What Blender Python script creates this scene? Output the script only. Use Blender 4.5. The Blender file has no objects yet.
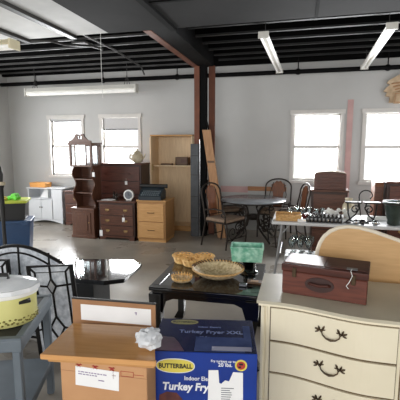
import bpy, bmesh, math, random
from mathutils import Vector, Matrix
random.seed(7)
PI = math.pi
scene = bpy.context.scene
COL = scene.collection

# ------------------------------------------------------------------ materials
def lin(c):
    return tuple(((v/255)/12.92 if v/255 <= .04045 else ((v/255+.055)/1.055)**2.4) for v in c) + (1,)

def mat(name, rgb, rough=.5, metal=0, rgb2=None, scale=6, stretch=(1, 1, 1), bump=0, detail=6, spec=.5, coat=0, contrast=.25, emit=0):
    m = bpy.data.materials.new(name); m.use_nodes = True
    nt = m.node_tree; b = nt.nodes['Principled BSDF']
    b.inputs['Roughness'].default_value = rough; b.inputs['Metallic'].default_value = metal
    b.inputs['Specular IOR Level'].default_value = spec; b.inputs['Coat Weight'].default_value = coat
    if rgb2 is None:
        rgb2 = tuple(v*.9 for v in rgb)
    tc = nt.nodes.new('ShaderNodeTexCoord'); mp = nt.nodes.new('ShaderNodeMapping')
    mp.inputs['Scale'].default_value = stretch
    nz = nt.nodes.new('ShaderNodeTexNoise'); nz.inputs['Scale'].default_value = scale; nz.inputs['Detail'].default_value = detail
    cr = nt.nodes.new('ShaderNodeValToRGB')
    cr.color_ramp.elements[0].position = .5-contrast; cr.color_ramp.elements[0].color = lin(rgb2)
    cr.color_ramp.elements[1].position = .5+contrast; cr.color_ramp.elements[1].color = lin(rgb)
    L = nt.links.new
    L(tc.outputs['Object'], mp.inputs['Vector']); L(mp.outputs['Vector'], nz.inputs['Vector'])
    L(nz.outputs['Fac'], cr.inputs['Fac']); L(cr.outputs['Color'], b.inputs['Base Color'])
    if bump:
        bp = nt.nodes.new('ShaderNodeBump'); bp.inputs['Strength'].default_value = bump; bp.inputs['Distance'].default_value = .01
        L(nz.outputs['Fac'], bp.inputs['Height']); L(bp.outputs['Normal'], b.inputs['Normal'])
    if emit:
        b.inputs['Emission Color'].default_value = lin(rgb); b.inputs['Emission Strength'].default_value = emit
    return m

def wood(name, a, b, rough=.4, axis=2, scale=9, coat=0, spec=.5):
    st = [6, 6, 6]; st[axis] = .6
    return mat(name, a, rough, 0, b, scale, tuple(st), .05, 5, spec, coat)

def glass_mat(name, tint=(255, 255, 255), gloss=.15, rough=.03):
    m = bpy.data.materials.new(name); m.use_nodes = True; nt = m.node_tree
    for n in list(nt.nodes): nt.nodes.remove(n)
    o = nt.nodes.new('ShaderNodeOutputMaterial'); mx = nt.nodes.new('ShaderNodeMixShader')
    t = nt.nodes.new('ShaderNodeBsdfTransparent'); g = nt.nodes.new('ShaderNodeBsdfGlossy')
    t.inputs['Color'].default_value = lin(tint); g.inputs['Roughness'].default_value = rough
    fr = nt.nodes.new('ShaderNodeFresnel'); ad = nt.nodes.new('ShaderNodeMath'); ad.operation = 'ADD'; ad.use_clamp = True
    ad.inputs[1].default_value = gloss; fr.inputs['IOR'].default_value = 1.45
    L = nt.links.new
    L(fr.outputs[0], ad.inputs[0]); L(ad.outputs[0], mx.inputs['Fac'])
    L(t.outputs[0], mx.inputs[1]); L(g.outputs[0], mx.inputs[2]); L(mx.outputs[0], o.inputs['Surface'])
    return m

M = {}
M['wall'] = mat('wall_paint', (196, 196, 194), .8, 0, (184, 184, 182), 1.2, bump=.03)
M['deck'] = mat('dark_deck', (22, 22, 23), .9, 0, (12, 12, 13), 3)
M['joist'] = mat('joist_black', (10, 10, 10), .9, 0, (5, 5, 5), 4, spec=.1)
M['flange'] = mat('joist_flange_lit', (88, 87, 86), .6, 0, (44, 43, 43), 3)  # light caught by the left flanges is put into this paler grey
M['flange_dark'] = mat('joist_flange_shaded', (34, 34, 34), .7, 0, (16, 16, 16), 3)  # same flanges on the right, coloured darker for the dimmer light there
M['panel'] = mat('ceiling_panel_light', (190, 190, 188), .75, 0, (150, 150, 148), 1.4, bump=.04)
M['panel_dark'] = mat('ceiling_panel_dark', (40, 40, 40), .9, 0, (26, 26, 26), 1.2, bump=.05, spec=.15)
M['tbar'] = mat('ceiling_bar', (48, 46, 44), .5, 0, (30, 29, 28), 3)
M['rust'] = mat('red_oxide_steel', (124, 74, 52), .7, 0, (92, 55, 42), 5)
M['black_steel'] = mat('black_steel', (11, 11, 12), .8, 0, (6, 6, 7), 5, spec=.15)
M['grey_board'] = mat('grey_board', (92, 95, 98), .8, 0, (70, 72, 75), 6)
M['white_trim'] = mat('window_paint', (214, 211, 206), .55, 0, (200, 197, 192), 5)
M['pane'] = glass_mat('window_glass', gloss=.02)
M['blind'] = mat('blind_fabric', (205, 205, 205), .8, 0, (190, 190, 190), 30, (1, 1, 12))
M['pink'] = mat('pink_primer', (205, 170, 166), .8, 0, (188, 152, 150), 4)
M['orange_rail'] = wood('orange_rail', (182, 128, 84), (150, 100, 64), .6, 0)
M['dark_wood'] = wood('dark_mahogany', (98, 54, 41), (62, 32, 24), .35, 0)
M['dark_wood2'] = wood('dark_walnut', (104, 64, 47), (64, 38, 28), .4, 0)
M['cherry'] = wood('cherry_dresser', (104, 62, 46), (72, 40, 30), .35, 0)
M['clock_wood'] = wood('curio_walnut', (104, 66, 46), (70, 42, 29), .4, 2)
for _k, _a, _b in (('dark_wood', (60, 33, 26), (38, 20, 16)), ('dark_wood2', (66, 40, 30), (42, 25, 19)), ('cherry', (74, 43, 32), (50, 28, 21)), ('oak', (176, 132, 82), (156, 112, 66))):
    M[_k+'_case'] = wood(_k+'_case', _a, _b, .45, 0)  # darker copies put the shade of the drawer gaps into the carcass colour
M['oak'] = wood('light_oak', (206, 160, 104), (184, 136, 82), .45, 0)
M['pale_oak'] = wood('pale_armoire_oak', (236, 212, 176), (216, 188, 150), .5, 2)
M['plank'] = wood('raw_plank', (190, 146, 106), (156, 114, 80), .7, 2)
M['splat'] = wood('splat_wood', (140, 84, 48), (96, 55, 32), .45, 2)
M['laminate'] = wood('desk_laminate', (196, 148, 94), (176, 126, 74), .25, 0, 7, .2)
M['lam_edge'] = wood('laminate_edge', (212, 160, 102), (192, 138, 84), .4, 0)
M['white_lam'] = mat('white_laminate', (226, 229, 232), .4, 0, (216, 219, 222), 3)
M['white_pl'] = mat('white_plastic', (236, 236, 232), .4, 0, (224, 224, 220), 6)
M['tissue'] = mat('tissue_white', (222, 224, 226), .6, 0, (196, 199, 204), 20)
M['paper'] = mat('white_paper', (240, 240, 240), .8, 0, (230, 230, 230), 6)
M['brass'] = mat('aged_brass', (206, 178, 124), .4, .7, (160, 132, 84), 12)
M['bronze'] = mat('dark_bronze', (92, 76, 58), .4, .8, (56, 45, 34), 20)
M['iron'] = mat('wrought_iron', (30, 28, 28), .45, .5, (18, 17, 17), 12)
M['bronze_iron'] = mat('bronze_iron', (62, 54, 48), .5, .5, (42, 36, 32), 12)
M['slate'] = mat('slate_top', (146, 150, 155), .2, 0, (112, 116, 121), 4)
M['cushion'] = mat('tan_cushion', (146, 124, 104), .9, 0, (118, 98, 82), 30, bump=.1)
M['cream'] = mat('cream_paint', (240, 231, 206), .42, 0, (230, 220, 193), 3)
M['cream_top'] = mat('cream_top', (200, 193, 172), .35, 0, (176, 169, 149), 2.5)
M['groove'] = mat('groove_brown', (112, 92, 64), .6, 0, (86, 70, 48), 8)
M['blond'] = wood('blond_headboard', (214, 174, 122), (198, 156, 104), .45, 0)
M['ivory_edge'] = mat('ivory_edge', (236, 226, 206), .5, 0, (226, 214, 192), 6)
M['redbox'] = wood('red_cedar', (116, 60, 44), (72, 32, 22), .42, 0, 8, .0)
M['redbox_d'] = wood('red_cedar_lid', (88, 46, 36), (52, 25, 19), .5, 0, 8, 0, .3)
M['leather'] = mat('dark_leather', (64, 34, 28), .5, 0, (42, 22, 18), 20)
M['string'] = mat('white_string', (225, 225, 222), .8)
M['lacquer'] = mat('black_lacquer', (20, 19, 19), .16, 0, (13, 12, 12), 5, coat=.3)
M['lacq_top'] = mat('black_marble', (30, 30, 32), .06, 0, (14, 14, 15), 4, coat=.6)
M['rattan'] = mat('rattan', (246, 208, 138), .6, 0, (202, 152, 86), 34, bump=.3, contrast=.12)
M['seagrass'] = mat('seagrass', (236, 216, 178), .7, 0, (190, 162, 120), 42, bump=.3, contrast=.12)
M['wicker'] = mat('honey_wicker', (226, 186, 126), .65, 0, (182, 138, 84), 40, (1, 1, 3), .4, contrast=.15)
M['jade'] = mat('green_marble', (172, 216, 198), .3, 0, (100, 172, 144), 22, contrast=.14)
M['clear'] = glass_mat('clear_glass', (240, 246, 246), .1)
M['smoke'] = glass_mat('smoked_glass', (120, 124, 124), .12)
M['walnut_flat'] = wood('walnut_flat', (112, 84, 62), (84, 60, 42), .5, 0)
M['grey_item'] = mat('grey_metal', (120, 124, 130), .4, .4)
M['carton'] = mat('cardboard', (196, 150, 108), .85, 0, (182, 136, 96), 5)
M['carton_d'] = mat('cardboard_flap', (170, 128, 92), .85, 0, (150, 110, 78), 5)
M['red_ink'] = mat('red_ink', (176, 62, 56), .8)
M['violet_ink'] = mat('violet_ink', (150, 136, 168), .8)
M['box_blue'] = mat('box_blue', (22, 62, 156), .32, 0, (14, 42, 118), 3)
M['box_navy'] = mat('box_navy', (32, 42, 86), .25, 0, (20, 28, 62), 3, coat=.3)
M['yellow'] = mat('oval_yellow', (226, 210, 92), .5)
M['black_ink'] = mat('black_ink', (16, 18, 30), .5)
M['white_ink'] = mat('white_ink', (238, 240, 245), .6)
M['pale_ink'] = mat('pale_blue_ink', (120, 134, 176), .5)
M['olive_ink'] = mat('dull_yellow', (150, 144, 84), .5)
M['turkey'] = mat('roast_brown', (126, 68, 52), .5, 0, (56, 30, 40), 14)
M['plum'] = mat('plum_print', (98, 66, 84), .35, 0, (50, 34, 60), 16)
M['badge_red'] = mat('badge_red', (178, 62, 50), .5)
M['tape'] = mat('clear_tape', (78, 92, 136), .16, 0, (52, 64, 104), 9, spec=.8)
M['grey_tape'] = mat('label_grey', (150, 152, 176), .5)
M['cook'] = mat('yellow_green_enamel', (212, 208, 138), .3, 0, (204, 200, 126), 3, coat=.3)
M['brown_print'] = mat('brown_print', (126, 118, 62), .5)
M['lid_bag'] = mat('clear_bag', (246, 248, 250), .15, 0, (214, 219, 223), 9, bump=.4, spec=.8)
M['knob'] = mat('black_plastic', (28, 28, 28), .45, 0, (18, 18, 18), 5)
M['cart'] = mat('grey_plastic', (102, 112, 120), .55, 0, (92, 101, 109), 8)
M['mat_black'] = mat('black_mat', (34, 36, 40), .6, 0, (24, 26, 30), 9)
M['obscure'] = mat('textured_glass', (236, 240, 246), .2, 0, (160, 168, 178), 22, bump=.5, spec=.8)
M['blue_bin'] = mat('blue_bin', (42, 74, 112), .45, 0, (34, 62, 98), 4)
M['black_bin'] = mat('black_bin', (28, 28, 30), .5, 0, (20, 20, 22), 4)
M['lime'] = mat('lime_lid', (186, 196, 66), .45, 0, (168, 178, 54), 5)
M['green_toy'] = mat('bright_green', (98, 210, 50), .5)
M['yellow_toy'] = mat('amber_fabric', (208, 176, 70), .7)
M['orange_box'] = mat('orange_box', (232, 168, 92), .6, 0, (216, 148, 74), 6)
M['teal'] = mat('dark_teal', (34, 48, 56), .4, 0, (22, 32, 38), 6)
M['key'] = mat('grey_key', (100, 112, 118), .5)
M['ceramic'] = mat('cream_ceramic', (214, 204, 180), .3, 0, (176, 160, 128), 14)
M['tube'] = mat('fluorescent_tube', (245, 244, 240), .4, emit=.12)  # tubes are off; faint emission added to keep them white
M['fixture'] = mat('fixture_white', (225, 223, 216), .45, 0, (210, 208, 200), 4)
M['fixture_warm'] = mat('fixture_cream', (222, 212, 180), .5, 0, (205, 194, 162), 4)
M['pot_green'] = mat('dark_green_glaze', (58, 70, 64), .3, 0, (36, 46, 42), 12)
M['dark_glass'] = mat('dark_glass', (26, 22, 26), .08, 0, (14, 12, 14), 5, spec=.8)
M['ruby'] = mat('ruby_glass', (108, 34, 38), .15)
M['silver'] = mat('silver', (200, 202, 204), .2, 1, (170, 172, 174), 8)
M['table_white'] = mat('folding_table_white', (218, 220, 222), .4, 0, (206, 208, 210), 3)
M['leg_grey'] = mat('leg_grey', (168, 170, 172), .4, .5)
M['plaster'] = mat('ornament_wood', (216, 192, 160), .7, 0, (166, 138, 108), 9, bump=.3)
M['green_leaf'] = mat('dark_leaf', (52, 66, 48), .7, 0, (34, 44, 32), 9)

def concrete():
    m = mat('concrete_floor', (186, 178, 165), .34, 0, (122, 115, 106), .9, detail=10, bump=.02)
    nt = m.node_tree; b = nt.nodes['Principled BSDF']
    tc = nt.nodes.new('ShaderNodeTexCoord'); n2 = nt.nodes.new('ShaderNodeTexNoise')
    n2.inputs['Scale'].default_value = 1.6; n2.inputs['Detail'].default_value = 9
    r = nt.nodes.new('ShaderNodeMapRange'); r.inputs['From Min'].default_value = .35; r.inputs['From Max'].default_value = .65
    r.inputs['To Min'].default_value = .22; r.inputs['To Max'].default_value = .55
    nt.links.new(tc.outputs['Object'], n2.inputs['Vector']); nt.links.new(n2.outputs['Fac'], r.inputs['Value'])
    nt.links.new(r.outputs['Result'], b.inputs['Roughness'])
    return m
M['concrete'] = concrete()

# ------------------------------------------------------------------ mesh builder
class MB:
    def __init__(s): s.bm = bmesh.new(); s.T = Matrix.Identity(4)
    def _add(s, geo, mtx):
        bmesh.ops.transform(s.bm, matrix=s.T @ mtx, verts=geo); return s
    def box(s, x0, x1, y0, y1, z0, z1, bev=0, seg=1, mtx=None):
        r = bmesh.ops.create_cube(s.bm, size=1)
        v = r['verts']
        bmesh.ops.transform(s.bm, matrix=Matrix.Translation(((x0+x1)/2, (y0+y1)/2, (z0+z1)/2)) @ Matrix.Diagonal((x1-x0, y1-y0, z1-z0, 1)), verts=v)
        if bev:
            e = {ed for q in v for ed in q.link_edges}
            rr = bmesh.ops.bevel(s.bm, geom=list(e), offset=bev, segments=seg, profile=.6, affect='EDGES')
            v = list({q for fc in rr['faces'] for q in fc.verts} | {q for q in v if q.is_valid})
            v = s._island(v)
        return s._add(v, mtx or Matrix.Identity(4))
    def _island(s, v):
        seen = set(v); st = list(v)
        while st:
            q = st.pop()
            for e in q.link_edges:
                o = e.other_vert(q)
                if o not in seen: seen.add(o); st.append(o)
        return list(seen)
    def cyl(s, p, q, r, r2=None, n=12):
        p = Vector(p); q = Vector(q); d = q-p
        g = bmesh.ops.create_cone(s.bm, cap_ends=True, segments=n, radius1=r, radius2=r if r2 is None else r2, depth=d.length)
        return s._add(g['verts'], Matrix.Translation((p+q)/2) @ d.to_track_quat('Z', 'Y').to_matrix().to_4x4())
    def ball(s, c, r, sub=2, sc=(1, 1, 1), rot=None):
        g = bmesh.ops.create_icosphere(s.bm, subdivisions=sub, radius=r)
        return s._add(g['verts'], Matrix.Translation(c) @ (rot or Matrix.Identity(4)) @ Matrix.Diagonal(sc+(1,)))
    def lathe(s, prof, c=(0, 0, 0), n=24, sc=(1, 1, 1)):
        rings = []
        for r, z in prof:
            if r < 1e-5: rings.append([s.bm.verts.new((0, 0, z))])
            else: rings.append([s.bm.verts.new((r*math.cos(2*PI*k/n), r*math.sin(2*PI*k/n), z)) for k in range(n)])
        for a, b in zip(rings, rings[1:]):
            for k in range(n):
                k2 = (k+1) % n
                if len(a) == 1 and len(b) > 1: s.bm.faces.new((a[0], b[k], b[k2]))
                elif len(b) == 1 and len(a) > 1: s.bm.faces.new((a[k], a[k2], b[0]))
                elif len(a) > 1: s.bm.faces.new((a[k], a[k2], b[k2], b[k]))
        return s._add([q for r in rings for q in r], Matrix.Translation(c) @ Matrix.Diagonal(sc+(1,)))
    def tube(s, pts, r, n=8, closed=False):
        pts = [Vector(p) for p in pts]; N = len(pts); rings = []
        rs = r if isinstance(r, (list, tuple)) else [r]*N
        up = None
        for i, p in enumerate(pts):
            if closed: d = pts[(i+1) % N]-pts[i-1]
            else: d = pts[min(i+1, N-1)]-pts[max(i-1, 0)]
            if d.length < 1e-9: d = Vector((0, 0, 1))
            d.normalize()
            if up is None:
                up = d.orthogonal().normalized()
            else:
                up = up-d*up.dot(d)
                up = up.normalized() if up.length > 1e-6 else d.orthogonal().normalized()
            w = d.cross(up)
            rings.append([s.bm.verts.new(p+(up*math.cos(2*PI*k/n)+w*math.sin(2*PI*k/n))*rs[i]) for k in range(n)])
        pr = list(zip(rings, rings[1:]))
        if closed: pr.append((rings[-1], rings[0]))
        for a, b in pr:
            for k in range(n):
                s.bm.faces.new((a[k], a[(k+1) % n], b[(k+1) % n], b[k]))
        if not closed:
            s.bm.faces.new(rings[0][::-1]); s.bm.faces.new(rings[-1])
        return s._add([q for g in rings for q in g], Matrix.Identity(4))
    def prism(s, poly, a0, a1, plane='xz', mtx=None):
        """extrude polygon: plane 'xz' extrudes along y, 'xy' along z, 'yz' along x"""
        def P(u, v, a): return (u, a, v) if plane == 'xz' else ((u, v, a) if plane == 'xy' else (a, u, v))
        A = [s.bm.verts.new(P(u, v, a0)) for u, v in poly]; B = [s.bm.verts.new(P(u, v, a1)) for u, v in poly]
        n = len(poly)
        s.bm.faces.new(A[::-1]); s.bm.faces.new(B)
        for k in range(n): s.bm.faces.new((A[k], A[(k+1) % n], B[(k+1) % n], B[k]))
        return s._add(A+B, mtx or Matrix.Identity(4))
    def build(s, name, m, parent=None, smooth=False, loc=None, rot=None):
        bmesh.ops.recalc_face_normals(s.bm, faces=s.bm.faces[:])
        me = bpy.data.meshes.new(name); s.bm.to_mesh(me); s.bm.free()
        me.materials.append(M[m] if isinstance(m, str) else m)
        if smooth:
            me.polygons.foreach_set('use_smooth', [True]*len(me.polygons))
            try: me.set_sharp_from_angle(angle=math.radians(38))
            except Exception: pass
        o = bpy.data.objects.new(name, me); COL.objects.link(o)
        if parent: o.parent = parent
        if loc: o.location = loc
        if rot: o.rotation_euler = rot
        return o

def B(*a, **k): return MB().box(*a, **k)
def tag(o, label=None, cat=None, group=None, kind=None):
    if label: o['label'] = label
    if cat: o['category'] = cat
    if group: o['group'] = group
    if kind: o['kind'] = kind
    return o
def thing(name, label, cat, loc=(0, 0, 0), rz=0, group=None):
    o = bpy.data.objects.new(name, None); COL.objects.link(o); o.empty_display_size = .05
    o.location = loc; o.rotation_euler = (0, 0, math.radians(rz))
    return tag(o, label, cat, group)
def struct(o): o['kind'] = 'structure'; return o
def kids(o): return [c for c in bpy.data.objects if c.parent == o]
def copy_tree(o, parent=None):
    c = o.copy(); COL.objects.link(c)
    if parent: c.parent = parent
    for ch in kids(o): copy_tree(ch, c)
    return c
def dup(o, loc, rz, label, group=None):
    c = copy_tree(o); c.location = loc; c.rotation_euler = (0, 0, math.radians(rz)); c['label'] = label
    if group: c['group'] = group
    return c
def text(name, s, size, m, parent, loc, rot=(PI/2, 0, 0), align='CENTER', bold=0, shear=0, sx=1):
    cu = bpy.data.curves.new(name, 'FONT'); cu.body = s; cu.size = size; cu.align_x = align; cu.align_y = 'CENTER'
    cu.extrude = .0004; cu.offset = bold; cu.shear = shear; cu.resolution_u = 3
    t = bpy.data.objects.new(name, cu); COL.objects.link(t)
    bpy.context.view_layer.update()
    me = bpy.data.meshes.new_from_object(t.evaluated_get(bpy.context.evaluated_depsgraph_get()))
    bpy.data.objects.remove(t); bpy.data.curves.remove(cu)
    me.materials.clear(); me.materials.append(M[m])
    o = bpy.data.objects.new(name, me); COL.objects.link(o); o.parent = parent; o.location = loc; o.rotation_euler = rot; o.scale = (sx, 1, 1)
    return o
def arc(cx, cz, r, a0, a1, n=12, y=0, plane='xz'):
    out = []
    for k in range(n+1):
        a = math.radians(a0+(a1-a0)*k/n); u, v = cx+r*math.cos(a), cz+r*math.sin(a)
        out.append((u, y, v) if plane == 'xz' else ((y, u, v) if plane == 'yz' else (u, v, y)))
    return out
def spiral(cx, cz, r0, r1, a0, a1, n=20, y=0, plane='xz'):
    out = []
    for k in range(n+1):
        t = k/n; a = math.radians(a0+(a1-a0)*t); r = r0+(r1-r0)*t; u, v = cx+r*math.cos(a), cz+r*math.sin(a)
        out.append((u, y, v) if plane == 'xz' else (y, u, v))
    return out

# ------------------------------------------------------------------ camera (room axes: +Y into the back wall)
cam = bpy.data.cameras.new('camera'); co = bpy.data.objects.new('camera', cam); COL.objects.link(co)
co.location = (0, 0, 1.7); co.rotation_euler = (PI/2-math.atan(55/390), 0, math.radians(14.4))
cam.sensor_width = 36; cam.lens = 390/400*36; cam.clip_start = .05
scene.camera = co

# ------------------------------------------------------------------ shell
YW = 7.75; ZD = 3.66
XL, XR = -6.5, 3.4
struct(B(XL-.2, XR+.2, -3, YW+.3, -.12, 0).build('floor', 'concrete'))
wins = [(-5.5, -4.6), (-4.22, -3.27), (-.2, .75), (1.07, 2.02)]
Z0, Z1 = 1.0, 2.33
mb = MB(); xs = [XL-.2]
for a, b in wins: xs += [a, b]
xs.append(XR+.2)
for i in range(len(xs)-1):
    if i % 2 == 0: mb.box(xs[i], xs[i+1], YW, YW+.2, 0, ZD)
    else:
        mb.box(xs[i], xs[i+1], YW, YW+.2, 0, Z0); mb.box(xs[i], xs[i+1], YW, YW+.2, Z1, ZD)
struct(mb.build('wall_back', 'wall'))
struct(B(XL-.2, XL, -3, YW, 0, ZD).build('wall_left', 'wall'))
struct(B(XR, XR+.2, -3, YW, 0, ZD).build('wall_right', 'wall'))
for i, (a, b) in enumerate(wins):
    w = bpy.data.objects.new('window_%d' % (i+1), None); COL.objects.link(w); w.location = ((a+b)/2, YW, Z0); struct(w)
    h = (b-a)/2; H = Z1-Z0; c = .058
    mb = MB()
    mb.box(-h-.0, -h+c, -.025, .0-.001, -.0, H).box(h-c, h, -.025, -.001, 0, H).box(-h-.02, h+.02, -.03, -.001, H-c, H+.02)
    mb.box(-h-.02, h+.02, -.05, -.001, -.03, .025, .004)
    mb.box(-h, -h+c*.8, 0, .12, 0, H).box(h-c*.8, h, 0, .12, 0, H).box(-h, h, 0, .12, H-c*.8, H).box(-h, h, 0, .12, 0, .03)
    mb.build('frame', 'white_trim', w)
    hh = h-c*.8
    mid = H*.5
    for nm, z0, z1, y in (('sash', .03, mid+.02, .04), ('sash', mid-.02, H-c*.8, .075)):
        sa = MB().box(-hh, -hh+.035, y, y+.03, z0, z1).box(hh-.035, hh, y, y+.03, z0, z1).box(-hh, hh, y, y+.03, z0, z0+.04).box(-hh, hh, y, y+.03, z1-.04, z1).build(nm, 'white_trim', w)
        B(-hh+.03, hh-.03, y+.012, y+.018, z0+.03, z1-.03).build('pane', 'pane', sa)
    if i == 1:
        bl = B(-hh+.01, hh-.01, .02, .03, H-.30, H-.06).build('blind', 'blind', w)
        MB().cyl((-hh+.02, .025, H-.30), (hh-.02, .025, H-.30), .012).build('bottom_rail', 'tbar', bl)
    if i == 0:
        bl = B(-hh+.01, hh-.01, .015, .035, H-.10, H-.06).build('blind', 'blind', w)
        MB().cyl((-hh+.02, .025, H-.105), (hh-.02, .025, H-.105), .012).build('bottom_rail', 'tbar', bl)

struct(B(.8, .9, YW-.012, YW-.001, .45, 2.52).build('trim_1', 'pink'))
struct(B(-1.55, -1.0, YW-.02, YW-.001, .76, .88).build('trim_2', 'pink'))
struct(B(-1.0, -.25, YW-.03, YW-.001, .8, .885, .004).build('trim_3', 'orange_rail'))

# ceiling: dark deck, joists behind the dropped front panels
ce = struct(B(XL-.2, XR+.2, -3, YW+.2, ZD, ZD+.1).build('ceiling', 'deck'))
y = 4.98
while y < YW-.1:
    MB().box(XL, -1.95, y-.012, y+.012, 3.26, ZD).build('joist', 'joist', ce)
    MB().box(XL, -1.95, y-.022, y+.022, 3.235, 3.262).build('joist_flange', 'flange', ce)
    MB().box(-1.56, XR, y-.012, y+.012, 3.3, ZD).build('joist', 'joist', ce)
    MB().box(-1.56, XR, y-.028, y+.028, 3.275, 3.302).build('joist_flange', 'flange_dark', ce)
    y += .42
B(XL, XR, YW-.16, YW-.1, 3.2, ZD).build('edge_joist', 'joist', ce)
ED = 4.72
for a, b, m in ((XL, -3.62, 'panel'), (-3.59, -2.93, 'panel'), (-2.87, -2.4, 'panel')):
    B(a, b, -3, ED, 3.10, 3.13).build('ceiling_panel', m, ce)
B(-2.4, XR, -3, ED, 3.095, 3.13).build('ceiling_panel', 'panel_dark', ce)
B(XL, XR, ED-.02, ED, 3.13, ZD).build('soffit', 'joist', ce)
for xb in (-2.9, -3.605):
    B(xb-.04, xb+.04, -3, ED+.02, 3.06, 3.1).build('ceiling_bar', 'tbar', ce)
B(-1.55, XR, ED-.9, ED-.86, 3.085, 3.095).build('ceiling_bar', 'joist', ce)
B(.1, .13, ED-.9, ED, 3.085, 3.095).build('ceiling_bar', 'joist', ce)
B(-1.57, -1.5, 1.0, ED, 3.06, 3.095).build('ceiling_bar', 'joist', ce)

bm_ = struct(B(-1.84, -1.57, ED, 7.08, 3.1, ZD).build('trim_4', 'black_steel'))
B(-1.94, -1.84, ED, 7.06, 3.09, 3.13).build('flange', 'rust', bm_)
cl = struct(B(-1.80, -1.69, 6.98, 7.14, 0, 3.1).build('trim_5', 'black_steel'))
B(-1.895, -1.80, 6.96, 7.06, 0, 3.09).build('steel_angle', 'rust', cl)
B(-1.67, -1.56, 7.145, 7.2, 0, 3.12, ).build('steel_angle', 'rust', cl)
MB().cyl((-1.79, 6.95, 0), (-1.79, 6.95, 1.8), .011).build('conduit', 'silver', cl)
MB().tube([(-1.68, 6.97, 2.2), (-1.63, 6.96, 2.0), (-1.64, 6.95, 1.6), (-1.60, 6.95, 1.45)], .014).build('cable', 'black_steel', cl)

gb = thing('backing_board', 'tall grey board leaning on the steel post beside the pale armoire', 'board', (-1.88, 6.935, 0))
B(-.075, .075, -.02, .02, 0, 1.72, .004).build('board', 'grey_board', gb)
for zz in (.35, .75, 1.15, 1.5): B(-.073, .073, -.024, -.018, zz, zz+.012).build('seam_strip', 'tbar', gb)

# ceiling services
p = thing('sprinkler_pipe', 'long black pipe running along the top of the back wall', 'pipe', (0, 7.55, 3.02))
MB().cyl((XL, 0, 0), (XR, 0, 0), .04).build('pipe_run', 'black_steel', p, True)
for xx in (-5.6, -4.0, -2.4, -.1, 1.4):
    MB().cyl((xx, 0, 0), (xx, 0, .4), .01).tube(arc(xx, 0, .05, 0, 360, 14), .008, 6).build('hanger', 'black_steel', p)
p = thing('steel_conduit', 'thin pale conduit crossing the joists above the left windows', 'pipe', (-2.95, 4.75, 3.2))
MB().tube([(0, 0, 0), (.02, 1.2, 0), (-.1, 2.55, 0), (-.1, 2.7, -.12)], .016).build('conduit_run', 'flange', p, True)
p = thing('ceiling_cable', 'looped dark cable with a junction plate under the left joists', 'cable', (-3.6, 4.76, 3.1))
MB().tube([(0, 0, 0), (.25, .1, .0), (.4, .22, -.03), (.46, .5, .02), (.48, .8, .08), (.5, 1.1, .1)], .018).build('cable_run', 'tbar', p, True)
B(.25, .48, .62, .9, .09, .12, .005).build('junction_plate', 'flange', p)
tag(MB().tube([(-2.5, 4.69, 3.099), (-2.505, 4.69, 2.7), (-2.5, 4.69, 2.3)], .003).build('pull_string', 'string'), 'thin white pull string hanging in front of the left windows', 'string')

def light(label, loc, rz, L, warm=False, drop=.3, group=None):
    t = thing('fluorescent_light', label, 'light', loc, rz, group)
    m = 'fixture_warm' if warm else 'fixture'
    MB().prism([(-.04, .09), (.04, .09), (.075, .045), (.02, .03), (-.02, .03), (-.075, .045)], -L/2, L/2).build('housing', m, t)
    for sx in (-1, 1):
        MB().cyl((sx*.045, -L/2+.03, .018), (sx*.045, L/2-.03, .018), .02, n=14).build('tube', 'tube', t, True)
    for sy in (-1, 1):
        B(-.08, .08, sy*L/2-.012, sy*L/2+.012, -.01, .09, .004).build('end_cap', m, t)
        MB().cyl((0, sy*L*.42, .09), (0, sy*L*.42, .09+drop), .006).build('hanger', 'tbar', t)
    return t
light('white fluorescent strip light left of the two ceiling lights on the right', (-.46, 6.25, 3.0), -1.5, 2.44, group='ceiling strip lights on the right', drop=.25).scale = (.8, 1, .8)
light('white fluorescent strip light right of the two ceiling lights on the right', (.98, 6.25, 3.0), -1.5, 2.44, group='ceiling strip lights on the right', drop=.25).scale = (.8, 1, .8)
hl = light('long hanging fluorescent light above the two left windows', (-4.34, 7.2, 2.715), 90, 2.46, drop=.3)
hl.scale = (1, 1, 1.6)
for xx in (-1.03, 1.03):
    MB().tube([(0, xx-.06, .09), (0, xx, .2), (0, xx+.06, .09)], .006).build('chain', 'tbar', hl)
light('cream fluorescent light cut by the left edge of the photo', (-4.22, 3.72, 2.72), 90, 2.44, True, drop=.3)

# carved ornament on the right of the wall
o = thing('wall_ornament', 'pale carved wooden ornament hanging high on the wall at right', 'ornament', (1.62, YW-.05, 2.42))
MB().prism([(-.14, .02), (.25, .02), (.25, .5), (.06, .53), (-.05, .47), (-.17, .4), (-.19, .36), (-.14, .33), (-.2, .28), (-.24, .22), (-.18, .2), (-.2, .14), (-.13, .12)], -.03, .03).build('plaque', 'plaster', o)
MB().box(-.08, .2, -.075, -.03, .0, .2, .01).build('carved_block', 'plaster', o)
MB().tube([(-.06, -.08, .02), (.16, -.08, .02), (.16, -.08, .17), (-.06, -.08, .17)], .008, 6, True).build('border', 'plank', o)
for k in range(4): MB().tube([(-.12+.03*k, -.035, .34-.05*k), (.02, -.045, .36-.05*k), (.16, -.035, .31-.05*k)], .012).build('carved_ridge', 'plank', o, True)

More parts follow.
